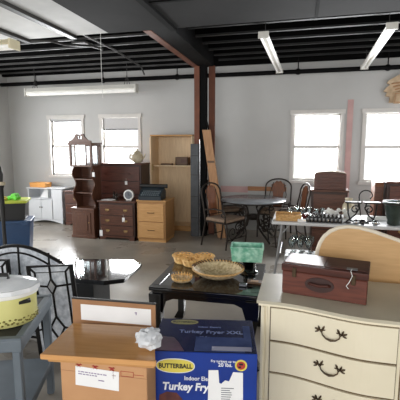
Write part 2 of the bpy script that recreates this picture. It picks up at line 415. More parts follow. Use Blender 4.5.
# ------------------------------------------------------------------ storage furniture
def bail(mb, c, w=.05, y=-.012):
    x, z = c
    mb.box(x-w*.75, x+w*.75, y+.006, y+.012, z-.012, z+.014)
    for sx in (-1, 1): mb.ball((x+sx*w*.55, y, z+.003), .009, 1)
    mb.tube([(x+w*.55*math.cos(math.radians(a)), y-.006, z+.003+.028*math.sin(math.radians(a))) for a in range(180, 361, 20)], .004, 6)
def chest(name, label, loc, w, d, h, rows, wm, rz=0, knob='bail', foot=.06, cols=1, overhang=.02, feet='bracket', cat='chest of drawers', topm=None):
    t = thing(name, label, cat, loc, rz)
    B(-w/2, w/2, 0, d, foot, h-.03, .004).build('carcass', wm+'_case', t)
    B(-w/2-overhang, w/2+overhang, -overhang, d, h-.03, h, .008, 2).build('top', topm or wm, t)
    if feet == 'bracket':
        mb = MB(); mb.prism([(-w/2-.01, 0), (-w/2+.1, 0), (-w/2+.14, foot*.65), (w/2-.14, foot*.65), (w/2-.1, 0), (w/2+.01, 0), (w/2+.01, foot+.012), (-w/2-.01, foot+.012)], -.012, .012)
        mb.box(-w/2-.01, -w/2+.012, -.012, d, 0, foot+.012).box(w/2-.012, w/2+.01, -.012, d, 0, foot+.012)
        mb.build('base', wm, t)
    else:
        B(-w/2+.01, w/2-.01, .02, d-.01, 0, foot).build('plinth', wm, t)
    zs = foot+.02; tot = h-.05-foot-.03; s = sum(rows)
    for r in rows:
        rh = tot*r/s
        for c in range(cols):
            cw = (w-.05)/cols; x0 = -w/2+.025+c*cw
            dr = B(x0+.006, x0+cw-.006, -.016, .01, zs+.007, zs+rh-.007, .006, 2).build('drawer', wm, t)
            xm = x0+cw/2; zm = zs+rh/2
            if knob == 'bail':
                for sx in (-1, 1) if cw > .45 else (0,):
                    mb = MB(); bail(mb, (xm+sx*cw*.27, zm), .05, -.024); mb.build('handle', 'brass', dr, True)
            elif knob == 'bail1':
                mb = MB(); bail(mb, (xm, zm), .07, -.024); mb.build('handle', 'brass', dr, True)
            elif knob == 'pull':
                MB().tube([(xm-.06, -.016, zm), (xm-.055, -.04, zm), (xm+.055, -.04, zm), (xm+.06, -.016, zm)], .006).build('handle', 'bronze', dr, True)
            elif knob == 'knob':
                for sx in (-1, 1): MB().cyl((xm+sx*cw*.27, -.016, zm), (xm+sx*cw*.27, -.04, zm), .008, .014).build('knob', wm, dr, True)
        zs += rh
    return t
def price_tag(label, loc, w=.045, h=.065, rx=0):
    t = thing('price_tag', label, 'tag', loc)
    B(-w/2, w/2, -.001, .001, -h, 0).build('card', 'paper', t)
    MB().tube([(0, 0, -.005), (.005, 0, .03), (.0, .002, .055)], .0015, 5).build('loop', 'string', t)
    return t

# white cabinet under the left window
t = thing('storage_cabinet', 'white low cabinet with open shelf over two doors under the left window', 'cabinet', (-5.35, 7.3, 0), 0)
w, d, h = .86, .40, .78
MB().box(-w/2, -w/2+.02, 0, d, 0, h-.02).box(w/2-.02, w/2, 0, d, 0, h-.02).box(-w/2, w/2, d-.015, d, .05, h-.02).box(-w/2, w/2, 0, d, .53, .55).box(-w/2, w/2, .01, d, .08, .1).box(.16, .18, 0, d, .55, h-.02).build('carcass', 'white_lam', t)
B(-w/2-.03, w/2+.03, -.02, d, h-.02, h, .004).build('top', 'white_lam', t)
MB().prism([(-w/2, 0)]+[(-w/2+.03+(w-.06)*k/12, .07*math.sin(PI*k/12)) for k in range(13)]+[(w/2, 0), (w/2, .09), (-w/2, .09)], 0, .015).build('apron', 'white_lam', t)
for x0, x1, kx in ((-.40, -.1, -.12), (-.095, .175, -.07)):
    dr = B(x0, x1, -.016, 0, .1, .525, .004).build('door', 'white_lam', t)
    MB().cyl((kx, -.016, .36), (kx, -.035, .36), .006, .014).build('knob', 'bronze', dr, True)
B(.19, .425, -.016, 0, .1, .75, .003).build('side_panel', 'white_lam', t)
o = thing('board_game_box', 'orange lidded box on the white cabinet', 'box', (-5.57, 7.47, .781), -4)
B(-.2, .2, -.11, .11, 0, .06, .003).build('box_base', 'orange_box', o); B(-.205, .205, -.115, .115, .045, .1, .004).build('lid', 'orange_box', o)
tag(MB().prism([(-.12, 0), (.08, 0), (.1, .17), (.03, .2)], -.08, .08).build('folded_cloth', 'paper', None, loc=(-5.45, 7.5, .551)), 'white folded cloth inside the open shelf of the white cabinet', 'cloth')

chest('dresser', 'small reddish brown dresser between white cabinet and curio tower', (-4.56, 7.25, 0), .56, .42, .74, (1, 1, 1.1), 'cherry', knob='bail1')
o = thing('jewelry_tray', 'dark flat tray on the small reddish brown dresser', 'tray', (-4.5, 7.45, .741))
MB().box(-.11, .11, -.08, .08, 0, .012).box(-.11, .11, -.08, -.07, .012, .05).box(-.11, .11, .07, .08, .012, .05).box(-.11, -.1, -.08, .08, .012, .05).box(.1, .11, -.08, .08, .012, .05).build('tray', 'knob', o)
B(-.08, .05, -.05, .05, .013, .035, .005).build('lining', 'plum', o)

# curio tower
t = thing('curio_tower', 'tall narrow wooden curio tower with swan neck pediment and mirror head', 'curio cabinet', (-3.83, 6.28, 0), -4)
MB().box(-.235, .235, 0, .34, .03, .52, .004).box(-.25, .25, -.015, .35, 0, .05, .005).build('base_cabinet', 'clock_wood', t)
B(-.255, .255, -.02, .355, .52, .56, .008, 2).build('base_top', 'clock_wood', t)
dr = B(-.17, .17, -.012, .002, .09, .48, .008).build('door', 'clock_wood', t)
MB().box(-.11, .11, -.02, -.011, .14, .43, .006).build('raised_panel', 'clock_wood', dr)
MB().ball((.14, -.025, .3), .012, 1).build('knob', 'brass', dr, True)
B(-.19, .19, .3, .32, .56, 1.32).build('back_panel', 'dark_wood2', t)
for sx in (-1, 1):
    prof = [(.06+.05*math.sin(2*PI*k/13.5+.6), .56+.76*k/27) for k in range(28)]
    mb = MB(); mb.prism([(q, z) for q, z in prof]+[(.31, 1.32), (.31, .56)], sx*.20-.009, sx*.20+.009, 'yz'); mb.build('scalloped_side', 'clock_wood', t)
for z in (.82, 1.07): B(-.19, .19, .07, .3, z, z+.018).build('shelf', 'clock_wood', t)
hd = MB(); z0, z1 = 1.33, 1.72
hd.box(-.23, .23, 0, .32, z0-.02, z0+.015, .004).box(-.25, .25, -.02, .34, z1-.02, z1+.02, .006)
for sx in (-1, 1):
    hd.box(sx*.215-.018, sx*.215+.018, 0, .036, z0, z1); hd.box(sx*.215-.018, sx*.215+.018, .28, .316, z0, z1)
    hd.box(sx*.115-.01, sx*.115+.01, .0, .02, z0, z1)
hd.build('head_frame', 'clock_wood', t)
B(-.1, .1, .006, .012, z0+.015, z1-.02).build('front_glass', 'clear', t)
B(-.195, .195, .3, .306, z0+.015, z1-.02).build('head_back', 'clock_wood', t)
B(-.16, .16, .29, .298, z0+.03, z1-.04).build('mirror', 'silver', t)
pl = [(-.23, 0), (.23, 0), (.23, .03), (.16, .05), (.11, .1), (.075, .155), (.03, .15), (.028, .115), (.055, .11), (.045, .07), (0, .055), (-.045, .07), (-.055, .11), (-.028, .115), (-.03, .15), (-.075, .155), (-.11, .1), (-.16, .05), (-.23, .03)]
MB().prism([(x, z+1.74) for x, z in pl], -.005, .03).build('pediment', 'clock_wood', t)
MB().lathe([(0, 0), (.018, 0), (.01, .02), (.02, .05), (.006, .09), (0, .11)], (0, .012, 1.79), 10).build('finial', 'clock_wood', t, True)
price_tag('white price tag on the side of the curio tower', (-3.56, 6.24, 1.22), .05, .08)

chest('tall_chest', 'tall dark mahogany chest of five drawers behind the smaller dark chest', (-3.39, 6.83, 0), .98, .44, 1.36, (1, 1, 1.15, 1.15, 1.3), 'dark_wood', knob='knob')
chest('night_chest', 'short dark three drawer chest in front of the tall mahogany chest', (-3.16, 6.3, 0), .70, .42, .71, (1, 1, 1.1), 'dark_wood2')
price_tag('white price tag on the tall mahogany chest', (-3.2, 6.81, 1.02), .05, .07)
price_tag('white price tag hanging on the short dark chest front', (-3.02, 6.275, .42), .05, .08)
price_tag('pinkish white tag by the left foot of the short dark chest', (-3.47, 6.28, .17), .06, .11)
chest('filing_cabinet', 'light oak two drawer filing cabinet beside the short dark chest', (-2.5, 6.3, 0), .53, .5, .75, (1, 1.1), 'oak', knob='pull', foot=.05, feet='plinth', overhang=.008, cat='filing cabinet')

# things on the chests
t = thing('ceramic_teapot', 'cream ceramic lidded pot on the tall mahogany chest', 'teapot', (-3.06, 7.05, 1.361))
MB().lathe([(0, 0), (.07, 0), (.1, .04), (.115, .09), (.1, .15), (.07, .18), (0, .19)], n=20).build('body', 'ceramic', t, True)
MB().lathe([(.072, .17), (.06, .21), (.03, .23), (.012, .235), (.02, .255), (0, .27)], n=16).build('lid', 'ceramic', t, True)
MB().tube([(-.09, 0, .14), (-.15, 0, .15), (-.16, 0, .09), (-.1, 0, .05)], .014).build('handle', 'ceramic', t, True)
MB().tube([(.1, 0, .07), (.14, 0, .11), (.16, 0, .17)], [.024, .016, .012]).build('spout', 'ceramic', t, True)
t = thing('desk_clock', 'round white clock on the short dark chest', 'clock', (-2.97, 6.42, .711), 0)
MB().cyl((0, -.02, .1), (0, .03, .1), .095, n=28).build('case', 'white_pl', t, True)
MB().cyl((0, -.024, .1), (0, -.02, .1), .072, n=28).build('dial', 'grey_item', t, True)
MB().box(-.004, .004, -.027, -.024, .1, .15).box(-.004, .035, -.027, -.024, .096, .104).build('hands', 'black_ink', t)
MB().box(-.05, .05, -.02, .03, 0, .015, .004).build('foot', 'white_pl', t)
for k, (x, yy, hgt) in enumerate(((-3.3, 6.5, .15), (-3.22, 6.43, .11))):
    t = thing('figurine', ('taller dark figurine on the short dark chest', 'smaller dark figurine on the short dark chest beside the clock')[k], 'figurine', (x, yy, .711), group='dark figurines on the short chest')
    MB().lathe([(0, 0), (.035, 0), (.035, .012), (.015, .02), (.028, hgt*.35), (.02, hgt*.6), (.01, hgt*.7), (.02, hgt*.85), (0, hgt)], n=12).build('body', 'bronze_iron', t, True)
    MB().tube([(.02, 0, hgt*.55), (.055, 0, hgt*.7), (.05, 0, hgt*.95)], .007).build('arm', 'bronze_iron', t, True)
t = thing('paper_stack', 'white papers spread on the short dark chest', 'papers', (-3.38, 6.42, .711), 8)
for k in range(3): B(-.11+.03*k, .1+.03*k, -.1, .08-.02*k, .004*k, .004*k+.003).build('sheet', 'paper', t)

t = thing('typewriter', 'dark teal typewriter on the oak filing cabinet', 'typewriter', (-2.52, 6.42, .751), 4)
t.scale = (1, 1, 1.35)
MB().prism([(-.17, .0), (.17, 0), (.18, .1), (.08, .15), (-.02, .12), (-.17, .05)], -.2, .2, 'yz').build('body', 'teal', t)
MB().prism([(.06, .12), (.16, .09), (.16, .16), (.1, .17)], -.17, .17, 'yz').build('cover', 'teal', t)
MB().cyl((-.25, .1, .165), (.25, .1, .165), .026).build('platen', 'knob', t, True)
for r in range(3):
    mb = MB()
    for k in range(9): mb.cyl((-.15+.037*k+.008*r, -.14+.045*r, .055+.02*r), (-.15+.037*k+.008*r, -.14+.045*r, .075+.02*r), .013, n=8)
    mb.build('key_row', 'key', t)

# armoire
t = thing('armoire', 'tall pale oak armoire without doors beside the steel post', 'armoire', (-2.46, 7.31, 0), 0)
w, d, h = .86, .42, 1.9
for sx in (-1, 1): B(sx*w/2-.018 if sx > 0 else -w/2, w/2 if sx > 0 else -w/2+.018, 0, d, 0, h-.03).build('side', 'pale_oak', t)
B(-w/2-.01, w/2+.01, -.01, d, h-.03, h, .005).build('top', 'oak', t)
B(-w/2+.018, w/2-.018, d-.02, d, .1, h-.03).build('back_panel', 'pale_oak', t)
B(-w/2+.018, w/2-.018, .01, d-.02, .08, .1).build('bottom', 'pale_oak', t)
MB().box(-w/2, w/2, 0, .018, 0, .1).build('base_rail', 'oak', t)
B(-w/2+.018, w/2-.018, .12, d-.02, 1.27, 1.3).build('shelf', 'pale_oak', t)
MB().box(-w/2-.015, -w/2+.02, -.02, 0, .02, h-.05, .003).build('face_stile', 'pale_oak', t)
for z in (1.2, .4): MB().box(-w/2+.018, -w/2+.04, .0, .04, z, z+.12).build('hinge', 'brass', t)
t = thing('wooden_crate', 'small dark brown crate on the armoire shelf', 'crate', (-2.28, 7.5, 1.301))
MB().box(-.13, .13, -.08, .08, 0, .012).box(-.13, .13, -.08, -.068, 0, .16).box(-.13, .13, .068, .08, 0, .16).box(-.13, -.118, -.08, .08, 0, .16).box(.118, .13, -.08, .08, 0, .16).build('crate_box', 'walnut_flat', t)
B(-.02, .1, -.085, -.08, .05, .12).build('front_plate', 'dark_wood2', t)
tag(MB().box(-.13, .1, -.06, .06, 0, .03, .004).build('flat_case', 'walnut_flat', None, loc=(-2.6, 7.5, 1.301)), 'flat brown case on the armoire shelf left of the crate', 'case')

# leaning planks
def plank(label, x0, x1, y, zt, wd, m='plank'):
    t = thing('plank', label, 'plank', (x0, y, 0), 0, 'planks leaning on the steel post')
    dx = x1-x0
    MB().prism([(-wd/2, 0), (wd/2, 0), (wd/2+dx, zt), (-wd/2+dx, zt)], -.015, .015).build('board', m, t)
    q = .7; MB().prism([(-wd/2+dx*q+.01, zt*q), (wd/2+dx*q-.01, zt*q), (wd/2+dx*(q+.02)-.01, zt*(q+.02)), (-wd/2+dx*(q+.02)+.01, zt*(q+.02))], -.017, -.015).build('stamp', 'walnut_flat', t)
    return t
plank('widest pale plank leaning beside the steel post', -1.36, -1.66, 6.93, 1.97, .15)
plank('narrow darker plank leaning behind the widest one', -1.33, -1.53, 6.97, 1.3, .08, 'orange_rail')

# ------------------------------------------------------------------ patio set
TX, TY = -.8, 7.2
TX, TY = -.80, 6.96
t = thing('patio_table', 'round grey slate patio table on scrolled iron legs', 'table', (TX, TY, 0))
MB().lathe([(0, .715), (.555, .715), (.58, .725), (.585, .738), (.57, .748), (0, .75)], n=48).build('tabletop', 'slate', t, True)
MB().tube(arc(0, 0, .5, 0, 360, 36, .705, 'xy')[:-1], .014, 8, True).build('support_ring', 'bronze_iron', t, True)
for k in range(4):
    a = PI/4+k*PI/2
    mb = MB(); mb.T = Matrix.Rotation(a, 4, 'Z')
    path = [(.46, 0, .7), (.3, 0, .66), (.17, 0, .55), (.12, 0, .4), (.17, 0, .24), (.3, 0, .14), (.42, 0, .06), (.47, 0, .02)]
    mb.tube(path, .019)
    mb.tube(spiral(.33, .45, .11, .02, 200, 700, 26), .011, 6)
    mb.tube(spiral(.31, .26, .09, .02, 150, -350, 26), .011, 6)
    mb.ball((.47, 0, .02), .02, 1)
    mb.build('leg', 'bronze_iron', t, True)
MB().lathe([(0, .36), (.09, .37), (.12, .42), (.1, .46), (0, .46)], n=16).build('centre_hub', 'bronze_iron', t, True)

def patio_chair(label, loc, rz):
    t = thing('patio_chair', label, 'chair', loc, rz, 'chairs around the slate patio table')
    W = .26
    for sx in (-1, 1):
        for front in (1, 0):
            yy = -.24 if front else .22
            MB().tube([(sx*W*.92, yy, .43), (sx*W, yy-(.03 if front else -.03), .2), (sx*W*1.02, yy-(.01 if front else -.07), .0)], .014).build('leg', 'bronze_iron', t, True)
        mb = MB()
        mb.tube([(sx*W, -.22, .43), (sx*(W+.03), -.25, .56), (sx*(W+.03), -.2, .65), (sx*(W+.02), .0, .66), (sx*W*.98, .22, .62)], .013)
        mb.tube(spiral(-.2, .58, .06, .015, 90, 500, 18, sx*(W+.03), 'yz'), .008, 6)
        mb.build('armrest', 'bronze_iron', t, True)
    bf = []
    for sx in (-1, 1):
        bf.append([(sx*W*.92, .22, .43), (sx*W*.95, .25, .65), (sx*W*.95, .3, .88)])
    arch = [(W*.95*math.cos(math.radians(a)), .3+.03*math.sin(math.radians(a)), .9+.15*math.sin(math.radians(a))) for a in range(0, 181, 15)]
    mb = MB(); mb.tube(bf[1]+arch+bf[0][::-1], .014)
    for sx in (-1, 1): mb.tube([(sx*.12, .235, .5), (sx*.16, .27, .75), (sx*.1, .31, .98)], .008, 6)
    mb.tube([(-W*.93, .235, .52), (W*.93, .235, .52)], .009, 6)
    mb.build('back_frame', 'bronze_iron', t, True)
    R = Matrix.Translation((0, .24, .5)) @ Matrix.Rotation(-.16, 4, 'X')
    MB().prism([(-.075, 0), (.075, 0), (.1, .1), (.095, .25), (.12, .36), (.14, .44), (.08, .47), (.04, .52), (0, .5), (-.04, .52), (-.08, .47), (-.14, .44), (-.12, .36), (-.095, .25), (-.1, .1)], -.008, .008, mtx=R).build('back_splat', 'splat', t)
    MB().box(-W, W, -.25, .23, .42, .44, .008).build('seat_frame', 'bronze_iron', t)
    MB().box(-W+.01, W-.01, -.25, .21, .44, .5, .028, 3).build('seat_cushion', 'cushion', t, True)
    MB().tube([(-W, .27, .16), (W, .27, .16)], .008, 6).build('stretcher', 'bronze_iron', t, True)
    mb = MB(); mb.tube([(-W, -.26, .16), (W, -.26, .16)], .008, 6)
    for sx in (-1, 1): mb.tube(spiral(sx*.1, .27, .11, .02, -90, -90+sx*430, 20, -.258), .007, 6)
    mb.build('stretcher', 'bronze_iron', t, True)
    return t
c0 = patio_chair('patio chair nearest the steel post, in front left of the slate table', (-1.22, 6.42, 0), 62)
dup(c0, (-1.38, 7.42, 0), 125, 'patio chair behind the nearest one, between steel post and slate table')
dup(c0, (-.44, 7.38, 0), -8, 'patio chair at the far side of the slate table below the orange rail')
dup(c0, (-.19, 6.78, 0), -72, 'patio chair right of the slate table near the jewelry chest')

# ------------------------------------------------------------------ folding table with glassware
t = thing('folding_table', 'long white folding table crowded with glassware', 'table', (.6, 5.32, 0))
B(-.93, .93, -.38, .38, .7, .74, .012, 2).build('tabletop', 'table_white', t)
for sx in (-1, 1):
    mb = MB()
    for yy in (-.3, .3): mb.tube([(sx*.86, yy, .7), (sx*.78, yy, .02)] if sx > 0 else [(-.80, yy, .7), (-.88, yy, .02)], .016)
    mb.tube([(sx*.82, -.3, .3), (sx*.82, .3, .3)], .012)
    mb.build('leg_frame', 'leg_grey', t, True)
    MB().tube([(sx*.84, 0, .47), (sx*.66, 0, .69)], .01).build('brace', 'leg_grey', t, True)
tz = .741
t = thing('wicker_tray', 'honey wicker tray basket at the left end of the folding table', 'basket', (-.13, 5.1, tz), 4)
MB().box(-.15, .15, -.1, .1, 0, .012).build('bottom', 'wicker', t)
mb = MB()
for z in range(5):
    q = .002*z; mb.tube([(-.15-q, -.1-q, .015+.016*z), (.15+q, -.1-q, .015+.016*z), (.15+q, .1+q, .015+.016*z), (-.15-q, .1+q, .015+.016*z)], .009, 6, True)
mb.build('woven_wall', 'wicker', t, True)
B(-.1, .1, -.06, .06, .012, .06, .01).build('napkins', 'cushion', t)
tag(B(-.05, .05, -.03, .03, 0, .035, .003).build('paper_card', 'paper', None, loc=(0.04, 4.99, tz)), 'small white card by the wicker tray on the folding table', 'card')

def goblet(name, label, cat, m, loc, h, r, grp, first=None):
    if first: 
        return dup(first, loc, random.uniform(0, 90), label, grp)
    t = thing(name, label, cat, loc, 0, grp)
    MB().lathe([(0, 0), (r*.8, 0), (r*.75, .006), (.006, .014), (.005, h*.42), (r*.55, h*.5), (r, h*.72), (r*.85, h), (r*.8, h), (r*.93, h*.73), (r*.5, h*.54), (0, h*.5)], n=14).build('glass_body', m, t, True)
    return t
def bottle(label, loc, h, r, m, grp, cat='bottle'):
    t = thing('glass_bottle', label, cat, loc, 0, grp)
    MB().lathe([(0, 0), (r, 0), (r, h*.55), (r*.75, h*.66), (r*.32, h*.74), (r*.3, h*.92), (r*.38, h*.93), (r*.38, h*.98), (0, h*.98)], n=14).build('bottle_body', m, t, True)
    MB().cyl((0, 0, h*.97), (0, 0, h*1.03), r*.33).build('stopper', 'iron', t, True)
    return t
b0 = None
row = ['front', 'back']
cnt = 0
for j in range(2):
    for k in range(9):
        loc = (.115+.048*k+.015*j, 5.02+.07*j, tz)
        lab = 'small dark glass bottle in the %s row on the folding table' % row[j]
        if b0 is None: b0 = bottle(lab, loc, .1, .022, 'dark_glass', 'dark bottle %s row' % row[j])
        else: dup(b0, loc, 20*k, lab, 'dark bottle %s row' % row[j])
rb = thing('ruby_bowl', 'small ruby red glass bowl beside the dark bottles', 'bowl', (.085, 5.21, tz))
MB().lathe([(0, 0), (.03, 0), (.03, .01), (.05, .04), (.06, .06), (.055, .06), (.045, .04), (0, .015)], n=18).build('bowl_body', 'ruby', rb, True)
g0 = None
for k in range(7):
    loc = (-.12+.085*k, 5.3+.07*(k % 2), tz)
    lab = 'clear stemmed glass standing behind the dark bottles on the folding table'
    g0 = goblet('stemmed_glass', lab, 'glass', 'clear', loc, .13, .035, 'clear glasses behind the dark bottles') if g0 is None else (goblet(None, lab, None, None, loc, 0, 0, 'clear glasses behind the dark bottles', g0) and g0)
for k, (x, yy) in enumerate(((-.02, 5.56), (.26, 5.56))):
    t = thing('glass_platter', ('clear glass platter at the back left of the folding table', 'clear glass platter at the back of the folding table by the jewelry cabinet')[k], 'platter', (x, yy, tz), 0, 'glass platters')
    MB().lathe([(0, 0), (.07, 0), (.12, .025), (.12, .03), (.07, .008), (0, .008)], n=24).build('platter_body', 'clear', t, True)
    MB().lathe([(0, .008), (.015, .008), (.012, .06), (.02, .075), (0, .08)], n=12).build('grip', 'silver', t, True)
for k, (x, yy, rz) in enumerate(((.44, 5.21, 20), (.62, 5.24, 200))):
    t = thing('ceramic_dove', ('white ceramic dove facing left behind the dark bottles', 'white ceramic dove nearest the scrolled iron holder')[k], 'figurine', (x, yy, tz), rz, 'white ceramic doves')
    mb = MB(); mb.ball((0, 0, .08), .05, 2, (1.4, .8, .9)); mb.ball((.06, 0, .13), .026, 2); mb.cyl((.08, 0, .13), (.105, 0, .125), .009, .001, 6)
    mb.prism([(-.05, -.01), (-.13, .02), (-.12, .05), (-.04, .03)], -.03, .03, mtx=Matrix.Translation((0, 0, .08)))
    mb.cyl((0, 0, 0), (0, 0, .05), .03, .02); mb.build('bird_body', 'white_pl', t, True)
    for s in (-1, 1): MB().prism([(-.09, .05), (.03, .0), (.02, .04), (-.06, .09)], s*.045-.004, s*.045+.004, mtx=Matrix.Translation((0, 0, .07))).build('wing', 'white_pl', t)
# cream draped vase behind scroll holder
t = thing('cream_vase', 'cream ribbed vase behind the scrolled iron holder', 'vase', (.64, 5.46, tz))
MB().lathe([(0, 0), (.05, 0), (.06, .03), (.085, .1), (.075, .17), (.04, .22), (.05, .26), (.042, .26), (.03, .22), (0, .05)], n=20).build('vase_body', 'ceramic', t, True)
# scroll iron holder
def scroll_holder(label, loc, rz, s):
    t = thing('candle_holder', label, 'candle holder', loc, rz, 'scrolled iron candle holders')
    mb = MB()
    mb.tube([(s*.06, 0, .25), (s*.075, 0, .18), (s*.03, 0, .1), (-s*.05, 0, .03), (-s*.07, 0, .01)], .009, 8)
    mb.tube(spiral(s*.03, .17, .055, .012, 20 if s > 0 else 160, (20 if s > 0 else 160)+s*430, 24), .008, 6)
    mb.tube([(-s*.06, 0, .25), (-s*.05, 0, .12), (-s*.02, 0, .03), (s*.06, 0, .012)], .009, 8)
    mb.build('scroll_frame', 'iron', t, True)
    MB().box(-.095, .095, -.05, .05, .25, .268, .004).build('top_plate', 'iron', t)
    MB().lathe([(0, 0), (.045, 0), (.045, .008), (0, .012)], (-s*.06, 0, 0), 14).lathe([(0, 0), (.045, 0), (.045, .008), (0, .012)], (s*.06, 0, 0), 14).build('foot', 'iron', t, True)
    return t
scroll_holder('scrolled iron candle holder left of its pair on the folding table', (.645, 5.08, tz), 0, 1)
scroll_holder('scrolled iron candle holder nearest the dark green pot', (.865, 5.1, tz), 0, -1)
t = thing('iron_hook_stand', 'curled iron hook rising behind the candle holders', 'hook stand', (.80, 5.28, tz))
MB().tube([(-.02, 0, 0), (-.05, 0, .2), (-.06, 0, .3)]+arc(.02, .31, .08, 180, 10, 12)+[(.07, 0, .28)], .007, 8).build('hook', 'iron', t, True)
MB().cyl((-.02, 0, 0), (-.02, 0, .012), .05, n=16).build('foot', 'iron', t, True)
for k, (x, yy) in enumerate(((.68, 4.985), (.9, 4.985), (.755, 4.99))):
    t = thing('crystal_ball', ('clear crystal votive under the left candle holder', 'clear crystal votive under the right candle holder', 'clear crystal votive between the candle holders')[k], 'votive', (x, yy, tz), 0, 'crystal votives')
    MB().lathe([(0, 0), (.02, 0), (.033, .015), (.038, .035), (.03, .055), (.02, .062), (0, .05)], n=12).build('votive_body', 'silver' if k < 2 else 'dark_glass', t, True)
t = thing('flower_pot', 'dark green glazed flower pot at the right edge', 'pot', (1.13, 5.1, tz))
MB().lathe([(0, 0), (.075, 0), (.085, .02), (.08, .05), (.1, .1), (.125, .24), (.14, .25), (.14, .285), (.125, .285), (.11, .24), (0, .22)], n=24).build('pot_body', 'pot_green', t, True)
MB().lathe([(.141, .255), (.146, .262), (.141, .27)], n=24).build('rim_band', 'bronze_iron', t, True)
# dark trays right
# crystal under table
t = thing('carton_box', 'plain white carton under the left end of the folding table', 'box', (.08, 5.3, 0))
B(-.24, .24, -.17, .17, 0, .25, .004).build('carton_body', 'table_white', t); B(-.24, .24, -.02, .02, .25, .252).build('tape_strip', 'paper', t)
g0 = None
for k in range(9):
    x = -.08+.11*(k % 3)+.02*(k//3); yy = 5.2+.1*(k//3)
    lab = 'large clear wine glass on the white carton under the folding table'
    g0 = goblet('wine_glass', lab, 'glass', 'clear', (x, yy, .253), .25 if k % 2 else .22, .045, 'wine glasses under the folding table') if g0 is None else (goblet(None, lab, None, None, (x, yy, .253), 0, 0, 'wine glasses under the folding table', g0) and g0)

# jewelry cabinet and chest behind
t = chest('jewelry_cabinet', 'dark low cabinet carrying the domed jewelry chest', (.46, 6.4, 0), .54, .36, 1.0, (1, 1, 1), 'dark_wood2', knob='knob', cat='cabinet')
t = thing('jewelry_chest', 'dark slatted jewelry chest with a curved pale edged lid', 'jewelry box', (.46, 6.53, 1.0015))
B(-.24, .24, -.12, .14, 0, .25, .006).build('case', 'dark_wood', t)
for k in range(5): B(-.2, .2, -.135, -.12, .03+.042*k, .06+.042*k, .004).build('slat_drawer', 'dark_wood', t)
MB().prism([(-.22, .25), (.22, .25), (.22, .275)]+[(.22-.44*k/10, .275+.025*math.sin(PI*k/10)) for k in range(1, 10)]+[(-.22, .275)], -.12, .13).build('lid', 'dark_wood2', t)
MB().tube([(.225-.45*k/10, -.125, .268+.026*math.sin(PI*k/10)) for k in range(11)], .006).build('lid_edge', 'ivory_edge', t, True)
# cabinet pair at right edge
t = thing('bookcase', 'narrow reddish brown bookcase beside the dark sideboard at right', 'bookcase', (1.12, 6.1, 0))
MB().box(-.06, .06, 0, .3, 0, 1.14, .004).build('carcass', 'splat', t); B(-.062, .062, -.01, .31, 1.14, 1.165, .005).build('top', 'splat', t)
B(-.05, .05, -.012, 0, .08, 1.1, .004).build('door', 'cherry', t)
t = chest('sideboard', 'large dark sideboard cut by the right edge', (1.64, 6.0, 0), .86, .42, 1.19, (1, 1, 1, 1), 'dark_wood', knob='bail', cat='sideboard')
tag(B(-.12, .12, -.01, .03, 0, .05, .006).build('ceramic_dish', 'white_pl', None, loc=(.98, 5.35, tz)), 'small white dish left of the green pot', 'dish')

# ------------------------------------------------------------------ cream dresser
DX, DY, DH = -.2, 2.27, .78
DW = 1.5
def serp(x):          # serpentine front: y offset of the front face at local x (0..DW)
    u = min(x, DW-x)
    s = min(max((u-.10)/.52, 0), 1); s = s*s*(3-2*s)
    return -.105*s
t = thing('cream_dresser', 'cream painted serpentine dresser with bronze pulls in the right foreground', 'dresser', (DX, DY, 0))
N = 40
xs = [DW*k/N for k in range(N+1)]
MB().prism([(x, serp(x)) for x in xs]+[(DW, .47), (0, .47)], .08, DH-.035, 'xy').build('carcass', 'cream', t)
MB().prism([(x*(DW+.03)/DW-.015, serp(x)-.018) for x in xs]+[(DW+.015, .485), (-.015, .485)], DH-.035, DH-.018, 'xy').build('top_moulding', 'cream', t)
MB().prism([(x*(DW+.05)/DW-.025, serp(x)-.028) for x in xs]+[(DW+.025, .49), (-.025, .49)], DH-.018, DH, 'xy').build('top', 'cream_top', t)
MB().prism([(x, serp(x)+.01) for x in xs]+[(DW, .46), (0, .46)], 0, .08, 'xy').build('plinth', 'cream', t)
MB().cyl((.012, -.006, .08), (.012, -.006, DH-.04), .012).cyl((.034, -.003, .08), (.034, -.003, DH-.04), .005).build('corner_bead', 'cream', t, True)
def curved(x0, x1, z0, z1, yo, yi, n=16):
    mb = MB(); X = [x0+(x1-x0)*k/n for k in range(n+1)]
    mb.prism([(x, serp(x)-yo) for x in X]+[(x, serp(x)-yi) for x in X[::-1]], z0, z1, 'xy'); return mb
def pull(xc, zc, parent):
    mb = MB(); y0 = serp(xc)-.02
    sl = (serp(xc+.03)-serp(xc-.03))/.06
    def P(x, z, o=0): return (xc+x*1.2, y0+sl*x*1.2-o, zc+z*1.2)
    mb.tube([P(-.042, .006, .006), P(-.036, -.008, .014), P(-.02, -.02, .018), P(0, -.024, .02), P(.02, -.02, .018), P(.036, -.008, .014), P(.042, .006, .006)], [.0035, .004, .005, .007, .005, .004, .0035], 8)
    for s in (-1, 1):
        mb.ball(P(s*.042, .008, .003), .009, 2)
        for (dx, dz, an, ln) in ((.024, .012, 20, .026), (.014, .024, 65, .02), (-.012, .026, 118, .024), (.026, -.004, -22, .02), (-.016, .012, 165, .016)):
            rot = Matrix.Rotation(-math.radians(an if s > 0 else 180-an), 4, 'Y')
            mb.ball(P(s*(.042+dx*.7), .004+dz*.7, .002), ln*.72, 1, (1, .25, .38), rot)
    mb.build('handle', 'bronze', parent, True)
zr = [(.535, .735), (.33, .52), (.1, .315)]
